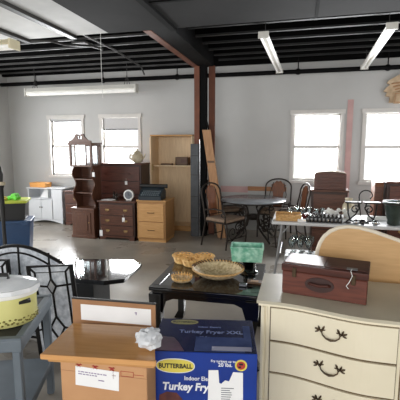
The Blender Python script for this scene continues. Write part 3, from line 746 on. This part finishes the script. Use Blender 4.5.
for col_, (x0, x1) in enumerate(((.06, .735), (.765, 1.44))):
    for z0, z1 in zr:
        dr = curved(x0, x1, z0, z1, .016, -.01).build('drawer', 'cream', t)
        mb = curved(x0-.006, x1+.006, z0-.009, z0, .004, -.004); b2 = curved(x0-.006, x1+.006, z1, z1+.008, .004, -.004)
        me = bpy.data.meshes.new('q'); b2.bm.to_mesh(me); b2.bm.free(); mb.bm.from_mesh(me); bpy.data.meshes.remove(me)
        for xx in (x0-.006, x1): mb.box(xx, xx+.006, serp(xx)-.004, serp(xx)+.01, z0, z1)
        mb.build('groove', 'groove', dr)
        pull((x0+x1)/2, (z0+z1)/2+.01, dr)

# red cedar box on the dresser
t = thing('wooden_box', 'red brown wooden box with leather handle on the cream dresser', 'box', (.155, 2.36, DH+.001), -10.5)
w, d, h = .245, .135, .19
B(-w, w, 0, 2*d, 0, h-.045, .004).build('case', 'redbox', t)
B(-w-.006, w+.006, -.006, 2*d+.006, h-.045, h, .007, 2).build('lid', 'redbox_d', t)
B(-w+.005, -.005, .03, 2*d-.03, h, h+.004).build('lid_inlay', 'redbox', t); B(.005, w-.005, .03, 2*d-.03, h, h+.004).build('lid_inlay', 'redbox_d', t)
MB().cyl((-.02, 0, .085), (-.02, -.008, .085), .04, n=20).build('handle_plate', 'leather', t).scale = (1, 1, 1)
MB().prism([(.085*math.cos(2*PI*k/24), .045*math.sin(2*PI*k/24)) for k in range(24)], -.007, .0, mtx=Matrix.Translation((-.02, 0, .083))).build('handle_backing', 'leather', t)
MB().tube([(-.08, -.006, .085), (-.07, -.022, .09), (-.02, -.03, .085), (.03, -.022, .09), (.04, -.006, .085)], .009).build('handle', 'redbox_d', t, True)
for sx in (-1, 1):
    MB().box(sx*.17-.012, sx*.17+.012, -.014, -.006, h-.075, h-.015, .002).build('latch', 'bronze', t)
s_ = thing('string_tag', 'white string with a small grey tag on the red brown box', 'tag', (.31, 2.33, DH+.193), -10)
MB().tube([(0, .03, .006), (-.005, -.005, .004), (.005, -.02, -.02), (-.01, -.018, -.06), (-.025, -.018, -.085), (-.012, -.018, -.1)], .0025, 6).build('string', 'string', s_, True)
B(-.03, .03, .02, .06, .003, .006).build('card', 'grey_item', s_)

# blond headboard standing behind the dresser
t = thing('headboard', 'blond wood headboard with curved ivory edge behind the cream dresser', 'headboard', (.14, 2.86, 0))
cv = [(0, .0), (0, .9), (.004, .95), (.02, 1.005), (.045, 1.05), (.085, 1.09), (.14, 1.118), (.2, 1.128), (.27, 1.125), (.36, 1.105), (.46, 1.072), (.56, 1.04), (.68, 1.02), (.8, 1.015)]
full = cv+[(1.6-x, z) for x, z in cv[::-1][1:]]
MB().prism(full, 0, .03).build('panel', 'blond', t)
mb = MB(); mb.tube([(x, .012, z) for x, z in full], .016, 8); mb.build('edge', 'ivory_edge', t, True)

# ------------------------------------------------------------------ black lacquer table
t = thing('lacquer_table', 'square black lacquer low table with curved legs in the centre', 'table', (-.7, 3.15, 0), 1.5)
w = .43; d = .405; H = .6
MB().box(-w, w, -d, d, H-.03, H-.006, .008, 2).box(-w+.02, w-.02, -d+.02, d-.02, H-.055, H-.03, .006).build('top_slab', 'lacquer', t, True)
mb = MB()
for a in ((-w, w, -d, -d+.07), (-w, w, d-.07, d), (-w, -w+.07, -d+.07, d-.07), (w-.07, w, -d+.07, d-.07)): mb.box(a[0], a[1], a[2], a[3], H-.008, H, .003)
mb.build('border', 'lacquer', t); B(-w+.07, w-.07, -d+.07, d-.07, H-.007, H-.003).build('inset_top', 'lacq_top', t)
for ry, ext in ((0, d), (1, d)):
    for s in (-1, 1):
        if ry == 0:
            L_ = w-.03; pts = [(-L_, H-.055), (-L_, H-.1)]+[(-L_+.1+(.1)*(-math.cos(a)), H-.1+.0) for a in ()]+[(-L_+.07, H-.22), (-L_+.1, H-.12), (-L_+.16, H-.095), (L_-.16, H-.095), (L_-.1, H-.12), (L_-.07, H-.22), (L_, H-.1), (L_, H-.055)]
            MB().prism(pts, s*(d-.045)-.01, s*(d-.045)+.01).build('apron', 'lacquer', t)
        else:
            L_ = d-.03; pts = [(-L_, H-.055), (-L_+.07, H-.22), (-L_+.1, H-.12), (-L_+.16, H-.095), (L_-.16, H-.095), (L_-.1, H-.12), (L_-.07, H-.22), (L_, H-.055)]
            MB().prism(pts, s*(w-.045)-.01, s*(w-.045)+.01, 'yz').build('apron', 'lacquer', t)
for sx in (-1, 1):
    for sy in (-1, 1):
        c = (sx*(w-.05), sy*(d-.05))
        prof = [(0, .028), (.02, .045), (.1, .03), (.25, .03), (.4, .045), (H-.055, .05)]
        mb = MB(); prev = None; rings = []
        for z, r in prof:
            off = .02 if z < .05 else (-.01 if .08 < z < .3 else .0)
            cx, cy = c[0]+sx*off, c[1]+sy*off
            rings.append([mb.bm.verts.new((cx+a*r, cy+b*r, z)) for a, b in ((-1, -1), (1, -1), (1, 1), (-1, 1))])
        for a, b in zip(rings, rings[1:]):
            for k in range(4): mb.bm.faces.new((a[k], a[(k+1) % 4], b[(k+1) % 4], b[k]))
        mb.bm.faces.new(rings[0][::-1]); mb.bm.faces.new(rings[-1])
        mb.build('leg', 'lacquer', t)
tz = .6012
# rattan triple snack basket
t = thing('rattan_server', 'three bowl rattan server at the back of the black lacquer table', 'basket', (-.94, 3.4, tz), 8)
for k, (x, yy, r) in enumerate(((-.1, .04, .075), (.1, .04, .075), (.0, -.04, .08))):
    mb = MB()
    for z in range(4): mb.tube(arc(x, yy, r+.004*z, 0, 360, 22, .012+.014*z, 'xy')[:-1], .009, 6, True)
    mb.lathe([(0, 0), (r, 0), (r, .008), (0, .008)], (x, yy, 0), 20)
    for q in range(14):
        a = 2*PI*q/14; mb.tube(arc(x+(r+.012)*math.cos(a), .06, .017, 0, 180, 6, yy+(r+.012)*math.sin(a)), .004, 5)
    mb.build('basket_bowl', 'rattan', t, True)
# big shallow bowl
t = thing('woven_bowl', 'wide shallow woven bowl with dark stitched rim on the black table', 'bowl', (-.64, 3.1, tz), 0)
n = 44
mb = MB(); mb.lathe([(0, 0), (.09, 0), (.16, .03), (.2, .06), (.215, .075), (.205, .076), (.155, .04), (.09, .012), (0, .012)], n=40); mb.build('bowl_body', 'seagrass', t, True)
MB().tube(arc(0, 0, .212, 0, 360, 40, .078, 'xy')[:-1], .008, 8, True).build('rim', 'wicker', t, True)
mb = MB()
for q in range(22):
    a = 2*PI*(q+.5)/44+.1; mb.tube([(.198*math.cos(a), .198*math.sin(a), .078), (.222*math.cos(a+.05), .222*math.sin(a+.05), .088)], .006, 5)
mb.build('stitching', 'leather', t, True)
# small tined basket
t = thing('trinket_basket', 'small low basket with upright tines at the front left of the black table', 'basket', (-.905, 2.93, tz))
MB().lathe([(0, 0), (.06, 0), (.085, .02), (.08, .022), (.055, .008), (0, .008)], n=24).build('base', 'seagrass', t, True)
mb = MB()
for q in range(20):
    a = 2*PI*q/20; mb.tube([(.075*math.cos(a), .075*math.sin(a), .012), (.085*math.cos(a), .085*math.sin(a), .05)], .004, 5)
mb.build('tines', 'rattan', t, True)
MB().tube(arc(0, 0, .082, 0, 360, 24, .03, 'xy')[:-1], .005, 6, True).build('hoop', 'rattan', t, True)
# green planter on a glass foot
t = thing('smoked_bowl', 'smoked glass stand under the green marbled planter', 'stand', (-.4, 3.28, tz))
MB().lathe([(0, 0), (.085, 0), (.08, .01), (.05, .03), (.055, .09), (.07, .113), (.06, .113), (.045, .09), (.04, .035), (0, .02)], n=24).build('stand_body', 'smoke', t, True)
t = thing('planter', 'green marbled rectangular planter on the smoked glass stand', 'planter', (-.42, 3.28, tz+.1145), 6)
mb = MB()
def ringb(w_, d_, z): return [mb.bm.verts.new((a*w_, b*d_, z)) for a, b in ((-1, -1), (1, -1), (1, 1), (-1, 1))]
R_ = [ringb(.125, .08, 0), ringb(.138, .092, .115), ringb(.142, .096, .12), ringb(.142, .096, .13), ringb(.128, .082, .13), ringb(.12, .075, .05)]
for a, b in zip(R_, R_[1:]):
    for k in range(4): mb.bm.faces.new((a[k], a[(k+1) % 4], b[(k+1) % 4], b[k]))
mb.bm.faces.new(R_[0][::-1]); mb.bm.faces.new(R_[-1])
mb.build('planter_body', 'jade', t)
for s in (-1, 1): MB().ball((s*.02+.03, -.088, .07), .014, 1, (1, .3, 1)).build('relief', 'jade', t)
t = thing('wooden_plaque', 'flat brown wooden piece at the right edge of the black table', 'plaque', (-.315, 3.03, tz), 2)
B(-.07, .05, -.035, .035, 0, .014, .003).build('plaque_body', 'walnut_flat', t); B(-.04, .02, -.02, .02, .014, .016).build('inset', 'plank', t)
tag(MB().box(-.03, .03, -.02, .02, 0, .02, .004).build('lighter', 'grey_item', None, loc=(-.405, 2.94, tz)), 'small grey metal case beside the flat wooden piece', 'case')

# ------------------------------------------------------------------ octagonal black table
t = thing('cocktail_table', 'glossy black octagonal cocktail table behind the leaded screen', 'table', (0, 0, 0))
poly = [(-2.68, 3.3), (-2.42, 3.12), (-1.73, 3.15), (-1.57, 3.26), (-1.59, 3.72), (-1.73, 3.84), (-2.5, 3.7), (-2.7, 3.58)]
c = Vector((-2.14, 3.45, 0)); loc_poly = [(x-c.x, yy-c.y) for x, yy in poly]; t.location = (c.x, c.y, 0)
MB().prism(loc_poly, .43, .45, 'xy').build('tabletop', 'lacq_top', t)
MB().prism([(x*.98, yy*.98) for x, yy in loc_poly], .405, .43, 'xy').build('edge_moulding', 'lacquer', t)
MB().box(-.3, .22, -.17, .17, 0, .405, .004).build('pedestal', 'knob', t)

# ------------------------------------------------------------------ leaded fireplace screen
t = thing('fireplace_screen', 'black leaded glass folding screen with arched centre at left', 'screen', (-2.33, 2.78, 0))
W = .47
top = [(-W+2*W*k/16, .69+.15*math.sin(PI*k/16)) for k in range(17)]
fr = [(x, 0, z) for x, z in [(-W, .02)]+top+[(W, .02)]]
pa = MB().tube(fr, .015, 8, True).build('arched_frame', 'iron', t, True)
MB().prism([(-W, .02)]+top+[(W, .02)], -.003, .003).build('arched_glass', 'obscure', pa)
mb = MB()
top2 = [(x*.9, z-.06) for x, z in top]
mb.tube([(x, -.006, z) for x, z in [(-W*.9, .08)]+top2+[(W*.9, .08)]], .009, 6, True)
for (a, b) in (((0, .84), (0, .6)), ((0, .6), (-.07, .47)), ((0, .6), (.07, .47)), ((-.07, .47), (0, .34)), ((.07, .47), (0, .34)), ((0, .34), (0, .02)), ((-.07, .47), (-W, .5)), ((.07, .47), (W, .5)), ((-.3, .8), (-.3, .5)), ((.3, .8), (.3, .5)), ((-.3, .5), (-.2, .02)), ((.3, .5), (.2, .02))):
    mb.tube([(a[0], -.006, a[1]), (b[0], -.006, b[1])], .009, 6)
mb.build('leading', 'iron', pa, True)
def wing(loc, ry, rz, w_, h_):
    f = MB().tube([(-w_, 0, .02), (-w_, 0, h_), (w_, 0, h_), (w_, 0, .02)], .02, 8, True).build('wing_frame', 'iron', t, True)
    f.location = loc; f.rotation_euler = (0, ry, rz)
    B(-w_, w_, -.003, .003, .02, h_).build('wing_glass', 'obscure', f)
    mb = MB(); q = .05
    mb.tube([(-w_+q, -.006, .02), (-w_+q, -.006, h_-q), (w_-q, -.006, h_-q), (w_-q, -.006, .02)], .009, 6)
    ms = [(-w_, h_, -w_+q, h_-q), (w_, h_, w_-q, h_-q), (0, h_, 0, h_*.86), (0, h_*.86, -.035, h_*.78), (0, h_*.86, .035, h_*.78), (-.035, h_*.78, 0, h_*.7), (.035, h_*.78, 0, h_*.7),
          (-.035, h_*.78, -w_, h_*.8), (.035, h_*.78, w_, h_*.8), (0, h_*.7, 0, h_*.45), (0, h_*.45, -.06, h_*.33), (0, h_*.45, .06, h_*.33), (-.06, h_*.33, 0, h_*.2), (.06, h_*.33, 0, h_*.2),
          (-.06, h_*.33, -w_, h_*.3), (.06, h_*.33, w_, h_*.3), (0, h_*.2, 0, .02)]
    for a in ms: mb.tube([(a[0], -.006, a[1]), (a[2], -.006, a[3])], .009, 6)
    mb.build('leading', 'iron', f, True)
    # bevelled diamond
    MB().prism([(0, h_*.7), (.03, h_*.78), (0, h_*.86), (-.03, h_*.78)], -.012, -.004).build('bevelled_diamond', 'silver', f)
wing((.51, -.19, 0), -.09, 0.12, .18, .76)
wing((-.07, -.22, 0), -.05, .1, .17, .77)

# ------------------------------------------------------------------ bins and post at far left
t = thing('storage_tub', 'blue plastic tub under the black one at far left', 'tub', (-4.42, 5.13, 0), 30)
mb = MB()
def frust(mb, w0, d0, w1, d1, z0, z1, n=1):
    A = [mb.bm.verts.new((a*w0, b*d0, z0)) for a, b in ((-1, -1), (1, -1), (1, 1), (-1, 1))]
    C_ = [mb.bm.verts.new((a*w1, b*d1, z1)) for a, b in ((-1, -1), (1, -1), (1, 1), (-1, 1))]
    for k in range(4): mb.bm.faces.new((A[k], A[(k+1) % 4], C_[(k+1) % 4], C_[k]))
    mb.bm.faces.new(A[::-1]); mb.bm.faces.new(C_)
frust(mb, .28, .19, .32, .22, 0, .5); mb.box(-.335, .335, -.235, .235, .5, .54, .008); mb.build('tub_body', 'blue_bin', t)
B(.2, .3, -.25, -.235, .47, .52, .004).build('handle', 'blue_bin', t)
t = thing('storage_bin', 'black plastic bin with yellow green lid on the blue tub', 'bin', (-4.43, 5.13, .5415), 30)
mb = MB(); frust(mb, .25, .18, .275, .2, 0, .27); mb.build('bin_body', 'black_bin', t)
B(-.3, .3, -.225, .225, .27, .31, .012, 2).build('lid', 'lime', t)
t = thing('toy_truck', 'bright green toy on the yellow green bin lid', 'toy', (-4.31, 5.12, .853))
MB().box(-.09, .09, -.05, .05, .02, .06, .01).prism([(-.03, .06), (.07, .06), (.05, .1), (-.01, .1)], -.045, .045).build('toy_body', 'green_toy', t)
for sx in (-1, 1): MB().cyl((sx*.055, -.055, .022), (sx*.055, .055, .022), .022).build('wheel', 'green_toy', t, True)
tag(MB().box(-.12, .1, -.07, .07, 0, .03, .012, 2).box(-.1, .05, -.05, .06, .03, .05, .008, 2).build('folded_cloth', 'yellow_toy', None, loc=(-4.49, 5.06, .853)), 'folded amber cloth on the bin lid left of the green toy', 'cloth')
t = thing('floor_stand', 'dark metal stand with pale collar at the far left edge', 'stand', (-3.99, 4.5, 0))
MB().lathe([(.16, 0), (.16, .02), (.05, .04), (.028, .1), (.024, .6), (.034, .8), (.03, 1.1), (.045, 1.14), (.045, 1.16), (0, 1.17)], n=16).build('post', 'knob', t, True)
MB().lathe([(.046, 1.15), (.062, 1.155), (.062, 1.19), (.04, 1.2), (0, 1.2)], n=16).build('collar', 'ceramic', t, True)
MB().lathe([(.03, 1.2), (.04, 1.3), (.02, 1.4), (0, 1.42)], n=14).build('cap', 'knob', t, True)

# ------------------------------------------------------------------ grey utility cart and slow cooker
t = thing('utility_cart', 'grey plastic utility table holding the yellow green cooker', 'cart', (-1.38, 1.62, 0), 21)
L_ = .75; D_ = .62; H = .7
mb = MB()      # local: x<0 left, y>0 back; corner at origin is front right
MB().box(-L_, 0, 0, D_, H-.075, H-.012, .006, 2).build('top_frame', 'cart', t)
MB().box(-L_, 0, 0, .04, H-.015, H, .004).box(-L_, 0, D_-.04, D_, H-.015, H, .004).box(-.04, 0, .04, D_-.04, H-.015, H, .004).box(-L_, -L_+.04, .04, D_-.04, H-.015, H, .004).build('rim', 'cart', t)
B(-L_+.04, -.04, .04, D_-.04, H-.014, H-.004).build('rubber_mat', 'mat_black', t)
for x in (-.065, -L_):
    for yy in (0, D_-.06): B(x+.012, x+.056, yy+.006, yy+.05, 0, H-.075, .006).build('leg', 'cart', t)
B(-L_+.01, -.01, .01, D_-.01, .2, .25, .006).build('lower_shelf', 'cart', t)
for k in range(3): pass
ck = thing('slow_cooker', 'yellow green crock cooker with bag covered lid on the grey cart', 'cooker', (-1.635, 1.78, .7015), 21)
A_, B_ = .195, .14
MB().lathe([(0, 0), (.9, 0), (.96, .012), (1, .04), (1.0, .15), (.985, .165), (.94, .17), (0, .17)], n=40, sc=(A_, B_, 1)).build('pot_body', 'cook', ck, True)
MB().lathe([(1.0, .163), (1.06, .168), (1.06, .185), (1.0, .19), (0, .19)], n=40, sc=(A_, B_, 1)).build('rim', 'white_pl', ck, True)
MB().lathe([(1.0, .185), (1.1, .19), (1.08, .212), (.85, .23), (.5, .245), (0, .25)], n=40, sc=(A_, B_, 1)).build('lid', 'lid_bag', ck, True)
MB().tube([(-.05, 0, .245), (-.05, 0, .268), (.05, 0, .268), (.05, 0, .245)], .012).build('lid_handle', 'knob', ck, True)
MB().prism([(A_*1.13*math.cos(a), B_*1.13*math.sin(a)) for a in [2*PI*k/12 for k in range(12)]], .19, .215, 'xy').build('plastic_bag', 'lid_bag', ck)
MB().box(.06, .19, -.012, .012, .0, .03, .006).build('side_handle', 'knob', ck, True)
h_ = kids(ck)[-1]
h_.location = (A_*.62-.02, -B_*.78, .125); h_.rotation_euler = (0, 0, math.radians(30)); h_.scale = (.5, 1, .8)
mb = MB()
for k in range(120):
    a = 2*PI*k/120; z = .034+.014*math.sin(k*2.3)
    mb.ball((A_*.994*math.cos(a), B_*.994*math.sin(a), z), random.uniform(.006, .009), 1, (1, 1, .8))
mb.build('leaf_print', 'brown_print', ck)
B(-.15, -.03, -.162, -.159, .185, .225).build('label_sheet', 'paper', ck)

# ------------------------------------------------------------------ carton with desk leaf
ct = thing('moving_carton', 'large tan cardboard carton under the wooden desk leaf', 'box', (-.885, 1.74, 0), 4)
B(-.24, .205, -.16, -.02, 0, .656, .003).build('carton_body', 'carton', ct)
for (x0, x1, z) in ((-.24, .205, .6),): B(x0, x1, -.1612, -.16, z, z+.002).build('crease', 'carton_d', ct)
yy = -.1612
lb = B(-.18, .045, yy-.001, yy, .525, .625).build('shipping_label', 'paper', ct); lb.rotation_euler = (0, math.radians(2), 0)
mb = MB(); 
for k, (l, q) in enumerate(((.14, .6), (.09, .588))):
    x = -.165
    while x < -.165+l:
        wv = random.uniform(.008, .02); mb.box(x, x+wv, yy-.002, yy-.001, q-.003, q+.002); x += wv+.004
mb.box(-.06, -.03, yy-.002, yy-.001, .564, .569)
mb.build('label_print', 'violet_ink', lb)
mb = MB(); mb.box(.075, .14, yy-.001, yy, .628, .63).box(.075, .14, yy-.001, yy, .603, .605).box(.075, .077, yy-.001, yy, .603, .63).box(.138, .14, yy-.001, yy, .603, .63).box(.139, .19, yy-.001, yy, .616, .6175)
mb.build('printed_frame', 'red_ink', ct)
for x in (-.14, -.055, .03):
    mb = MB()
    for s in (-1, 1):
        mb.box(-.014, .014, yy-.001, yy, -.003, .003, mtx=Matrix.Translation((x, 0, .634)) @ Matrix.Rotation(s*.7, 4, 'Y'))
    mb.box(x-.016, x+.016, yy-.001, yy, .638, .642)
    if x > 0: mb.box(.034, .04, yy-.001, yy, .585, .634).box(.03, .05, yy-.001, yy, .6, .604)
    mb.build('printed_mark', 'red_ink', ct)
t = thing('desk_leaf', 'brown wooden desk top lying on the tan carton', 'desk top', (-.92, 1.72, .657), 8)
MB().prism([(-.29, -.165), (.275, -.165), (.19, .17), (-.28, .17)], .015, .042, 'xy').build('board', 'laminate', t)
MB().prism([(-.292, -.167), (.277, -.167), (.277, -.155), (-.292, -.155)], .017, .041, 'xy').build('front_edge', 'lam_edge', t)
MB().prism([(-.26, -.155), (.265, -.155), (.18, .16), (-.26, .16)], 0, .015, 'xy').build('under_board', 'laminate', t)
t = thing('cardboard_panel', 'upright cardboard piece with a pasted white sheet behind the desk top', 'cardboard', (-1.01, 1.94, 0), 4)
B(-.255, .25, -.006, .006, 0, .815, .002).build('panel_board', 'carton_d', t)
B(-.256, .251, -.008, .008, .812, .822, .002).build('top_edge', 'tbar', t)
B(-.2, .225, -.0075, -.006, .69, .785).build('pasted_sheet', 'paper', t)
MB().box(.13, .142, -.0085, -.0075, .755, .762).box(.135, .14, -.0085, -.0075, .745, .756).build('ink_mark', 'violet_ink', t)
# crumpled tissue
t = MB(); t.ball((0, 0, 0), .05, 3)
for v in t.bm.verts:
    p_ = v.co.copy(); n1 = random.uniform(-.2, .16)+.22*math.sin(p_.x*48+1)*math.cos(p_.z*40)
    v.co = Vector((p_.x*1.4, p_.y*1.15, p_.z*(.95+p_.x*5)))*(1+n1)
zmin = min(v.co.z for v in t.bm.verts)
for v in t.bm.verts: v.co.z -= zmin
tag(t.build('crumpled_tissue', 'tissue', None, False, (-.705, 1.70, .699)), 'crumpled white tissue at the right corner of the desk top', 'tissue')

# ------------------------------------------------------------------ turkey fryer box
t = thing('fryer_box', 'blue and navy appliance box with yellow oval emblem in the front centre', 'box', (-.443, 1.80, 0), 11)
w = .272; d = .385; H = .654
B(-w, w, 0, d, 0, H, .003).build('carton_body', 'box_blue', t)
B(-w+.002, w-.002, .004, d-.004, H, H+.0012).build('top_panel', 'box_navy', t)
tp = kids(t)[-1]
def oval(cx, cz, a, b, z0, z1, m, parent, nm, plane='xz', pw=2.3):
    pts = []
    for k in range(40):
        an = 2*PI*k/40; cc, ss = math.cos(an), math.sin(an)
        pts.append((cx+a*abs(cc)**(2/pw)*(1 if cc > 0 else -1), cz+b*abs(ss)**(2/pw)*(1 if ss > 0 else -1)))
    return MB().prism(pts, z0, z1, plane).build(nm, m, parent)
F = -.0005
oval(-.145, H-.075, .1, .04, -.0012, 0, 'white_ink', t, 'emblem_edge')
ov = oval(-.145, H-.075, .096, .036, -.002, -.001, 'yellow', t, 'emblem')
text('lettering', 'BUTTERBALL', .034, 'black_ink', t, (-.145, -.0028, H-.076), bold=.0012, sx=.88)
text('lettering', 'Indoor Electric', .032, 'white_ink', t, (-.095, -.0016, H-.142), align='LEFT', bold=.0005, sx=.9).location.x = -.1
text('lettering', 'Turkey Fryer', .058, 'white_ink', t, (-.215, -.0016, H-.19), align='LEFT', bold=.002, sx=.92, shear=.15)
text('lettering', 'Fry turkeys up to', .018, 'white_ink', t, (.1, -.0016, H-.042), bold=.0003)
text('lettering', '20 lbs.', .028, 'white_ink', t, (.11, -.0016, H-.062), bold=.0006)
oval(.19, H-.062, .031, .031, -.0012, 0, 'yellow', t, 'round_badge', pw=2); oval(.19, H-.062, .022, .022, -.002, -.001, 'badge_red', t, 'badge_centre', pw=2)
MB().box(.18, .2, -.0028, -.002, H-.06, H-.05).box(.176, .19, -.0028, -.002, H-.075, H-.066).build('badge_print', 'black_ink', t)
MB().prism([(.02, H-.4), (.205, H-.4), (.2, H-.1), (.15, H-.098), (.13, H-.15), (.11, H-.145), (.09, H-.165), (.08, H-.16), (.075, H-.09), (.025, H-.092)], -.0032, -.0022).build('torn_label', 'paper', t)
mb = MB()
for k in range(7): mb.box(.09, .13+.03*random.random(), -.004, -.0032, H-.19-.012*k, H-.186-.012*k)
mb.build('label_print', 'grey_item', t)
MB().prism([(-.24, H-.4), (-.1, H-.4), (-.11, H-.26), (-.14, H-.225), (-.19, H-.22), (-.23, H-.24)], -.0014, 0).build('food_picture', 'turkey', t)
# top print
z = H+.0014
MB().prism([(-.25, .01), (-.1, .01), (-.14, .1), (-.17, .15), (-.25, .16)], H+.0013, H+.002, 'xy').build('food_picture', 'plum', tp)
oval(-.13, d-.045, .082, .03, H+.0013, H+.002, 'olive_ink', tp, 'emblem', 'xy'); text('lettering', 'BUTTERBALL', .028, 'black_ink', tp, (-.13, d-.046, H+.0026), (0, 0, 0), bold=.0006, sx=.86)
text('lettering', 'Indoor Electric', .022, 'pale_ink', tp, (.02, d-.105, H+.0022), (0, 0, 0), bold=.0003)
text('lettering', 'Turkey Fryer XXL', .05, 'pale_ink', tp, (.03, d-.165, H+.0022), (0, 0, 0), bold=.0006, sx=.95)
text('lettering', '20 lbs.', .024, 'pale_ink', tp, (.0, d-.225, H+.0022), (0, 0, 0), bold=.0003)
B(-.05, .21, .012, .16, H+.0028, H+.004).build('clear_tape', 'tape', tp)
B(.04, .245, .02, .06, H+.0042, H+.005).build('label_strip', 'grey_tape', tp)
B(.21, .25, .05, .3, H+.0028, H+.004).build('clear_tape', 'tape', tp)

# ------------------------------------------------------------------ light
world = bpy.data.worlds.new('world'); scene.world = world; world.use_nodes = True
bg = world.node_tree.nodes['Background']; bg.inputs[0].default_value = (.97, .985, 1, 1); bg.inputs[1].default_value = 1.3
def area(name, loc, rot, sx, sy, e, col=(1, 1, 1)):
    l = bpy.data.lights.new(name, 'AREA'); l.shape = 'RECTANGLE'; l.size = sx; l.size_y = sy; l.energy = e; l.color = col
    o = bpy.data.objects.new(name, l); COL.objects.link(o); o.location = loc; o.rotation_euler = rot; return o
for a, b in wins:
    area('window_light', ((a+b)/2, YW+.3, (Z0+Z1)/2), (-PI/2, 0, 0), b-a, Z1-Z0, 230, (.96, .98, 1))
area('front_fill_light', (-.5, -2.2, 2.3), (PI/2-.25, 0, 0), 6, 2.4, 175, (1, .98, .95))  # broad fill lamp added behind the camera to brighten the foreground
area('side_fill_light', (XL+.1, 4.2, 1.7), (0, -PI/2, 0), 2.0, 4.0, 180, (.97, .985, 1))  # fill lamp added to brighten the back; this wall has no window opening
area('side_fill_light', (XR-.1, 5.2, 1.7), (0, PI/2, 0), 2.0, 4.0, 60, (.97, .985, 1))  # weaker fill added on the right, also without any window behind it
scene.view_settings.view_transform = 'Standard'
scene.view_settings.look = 'None'
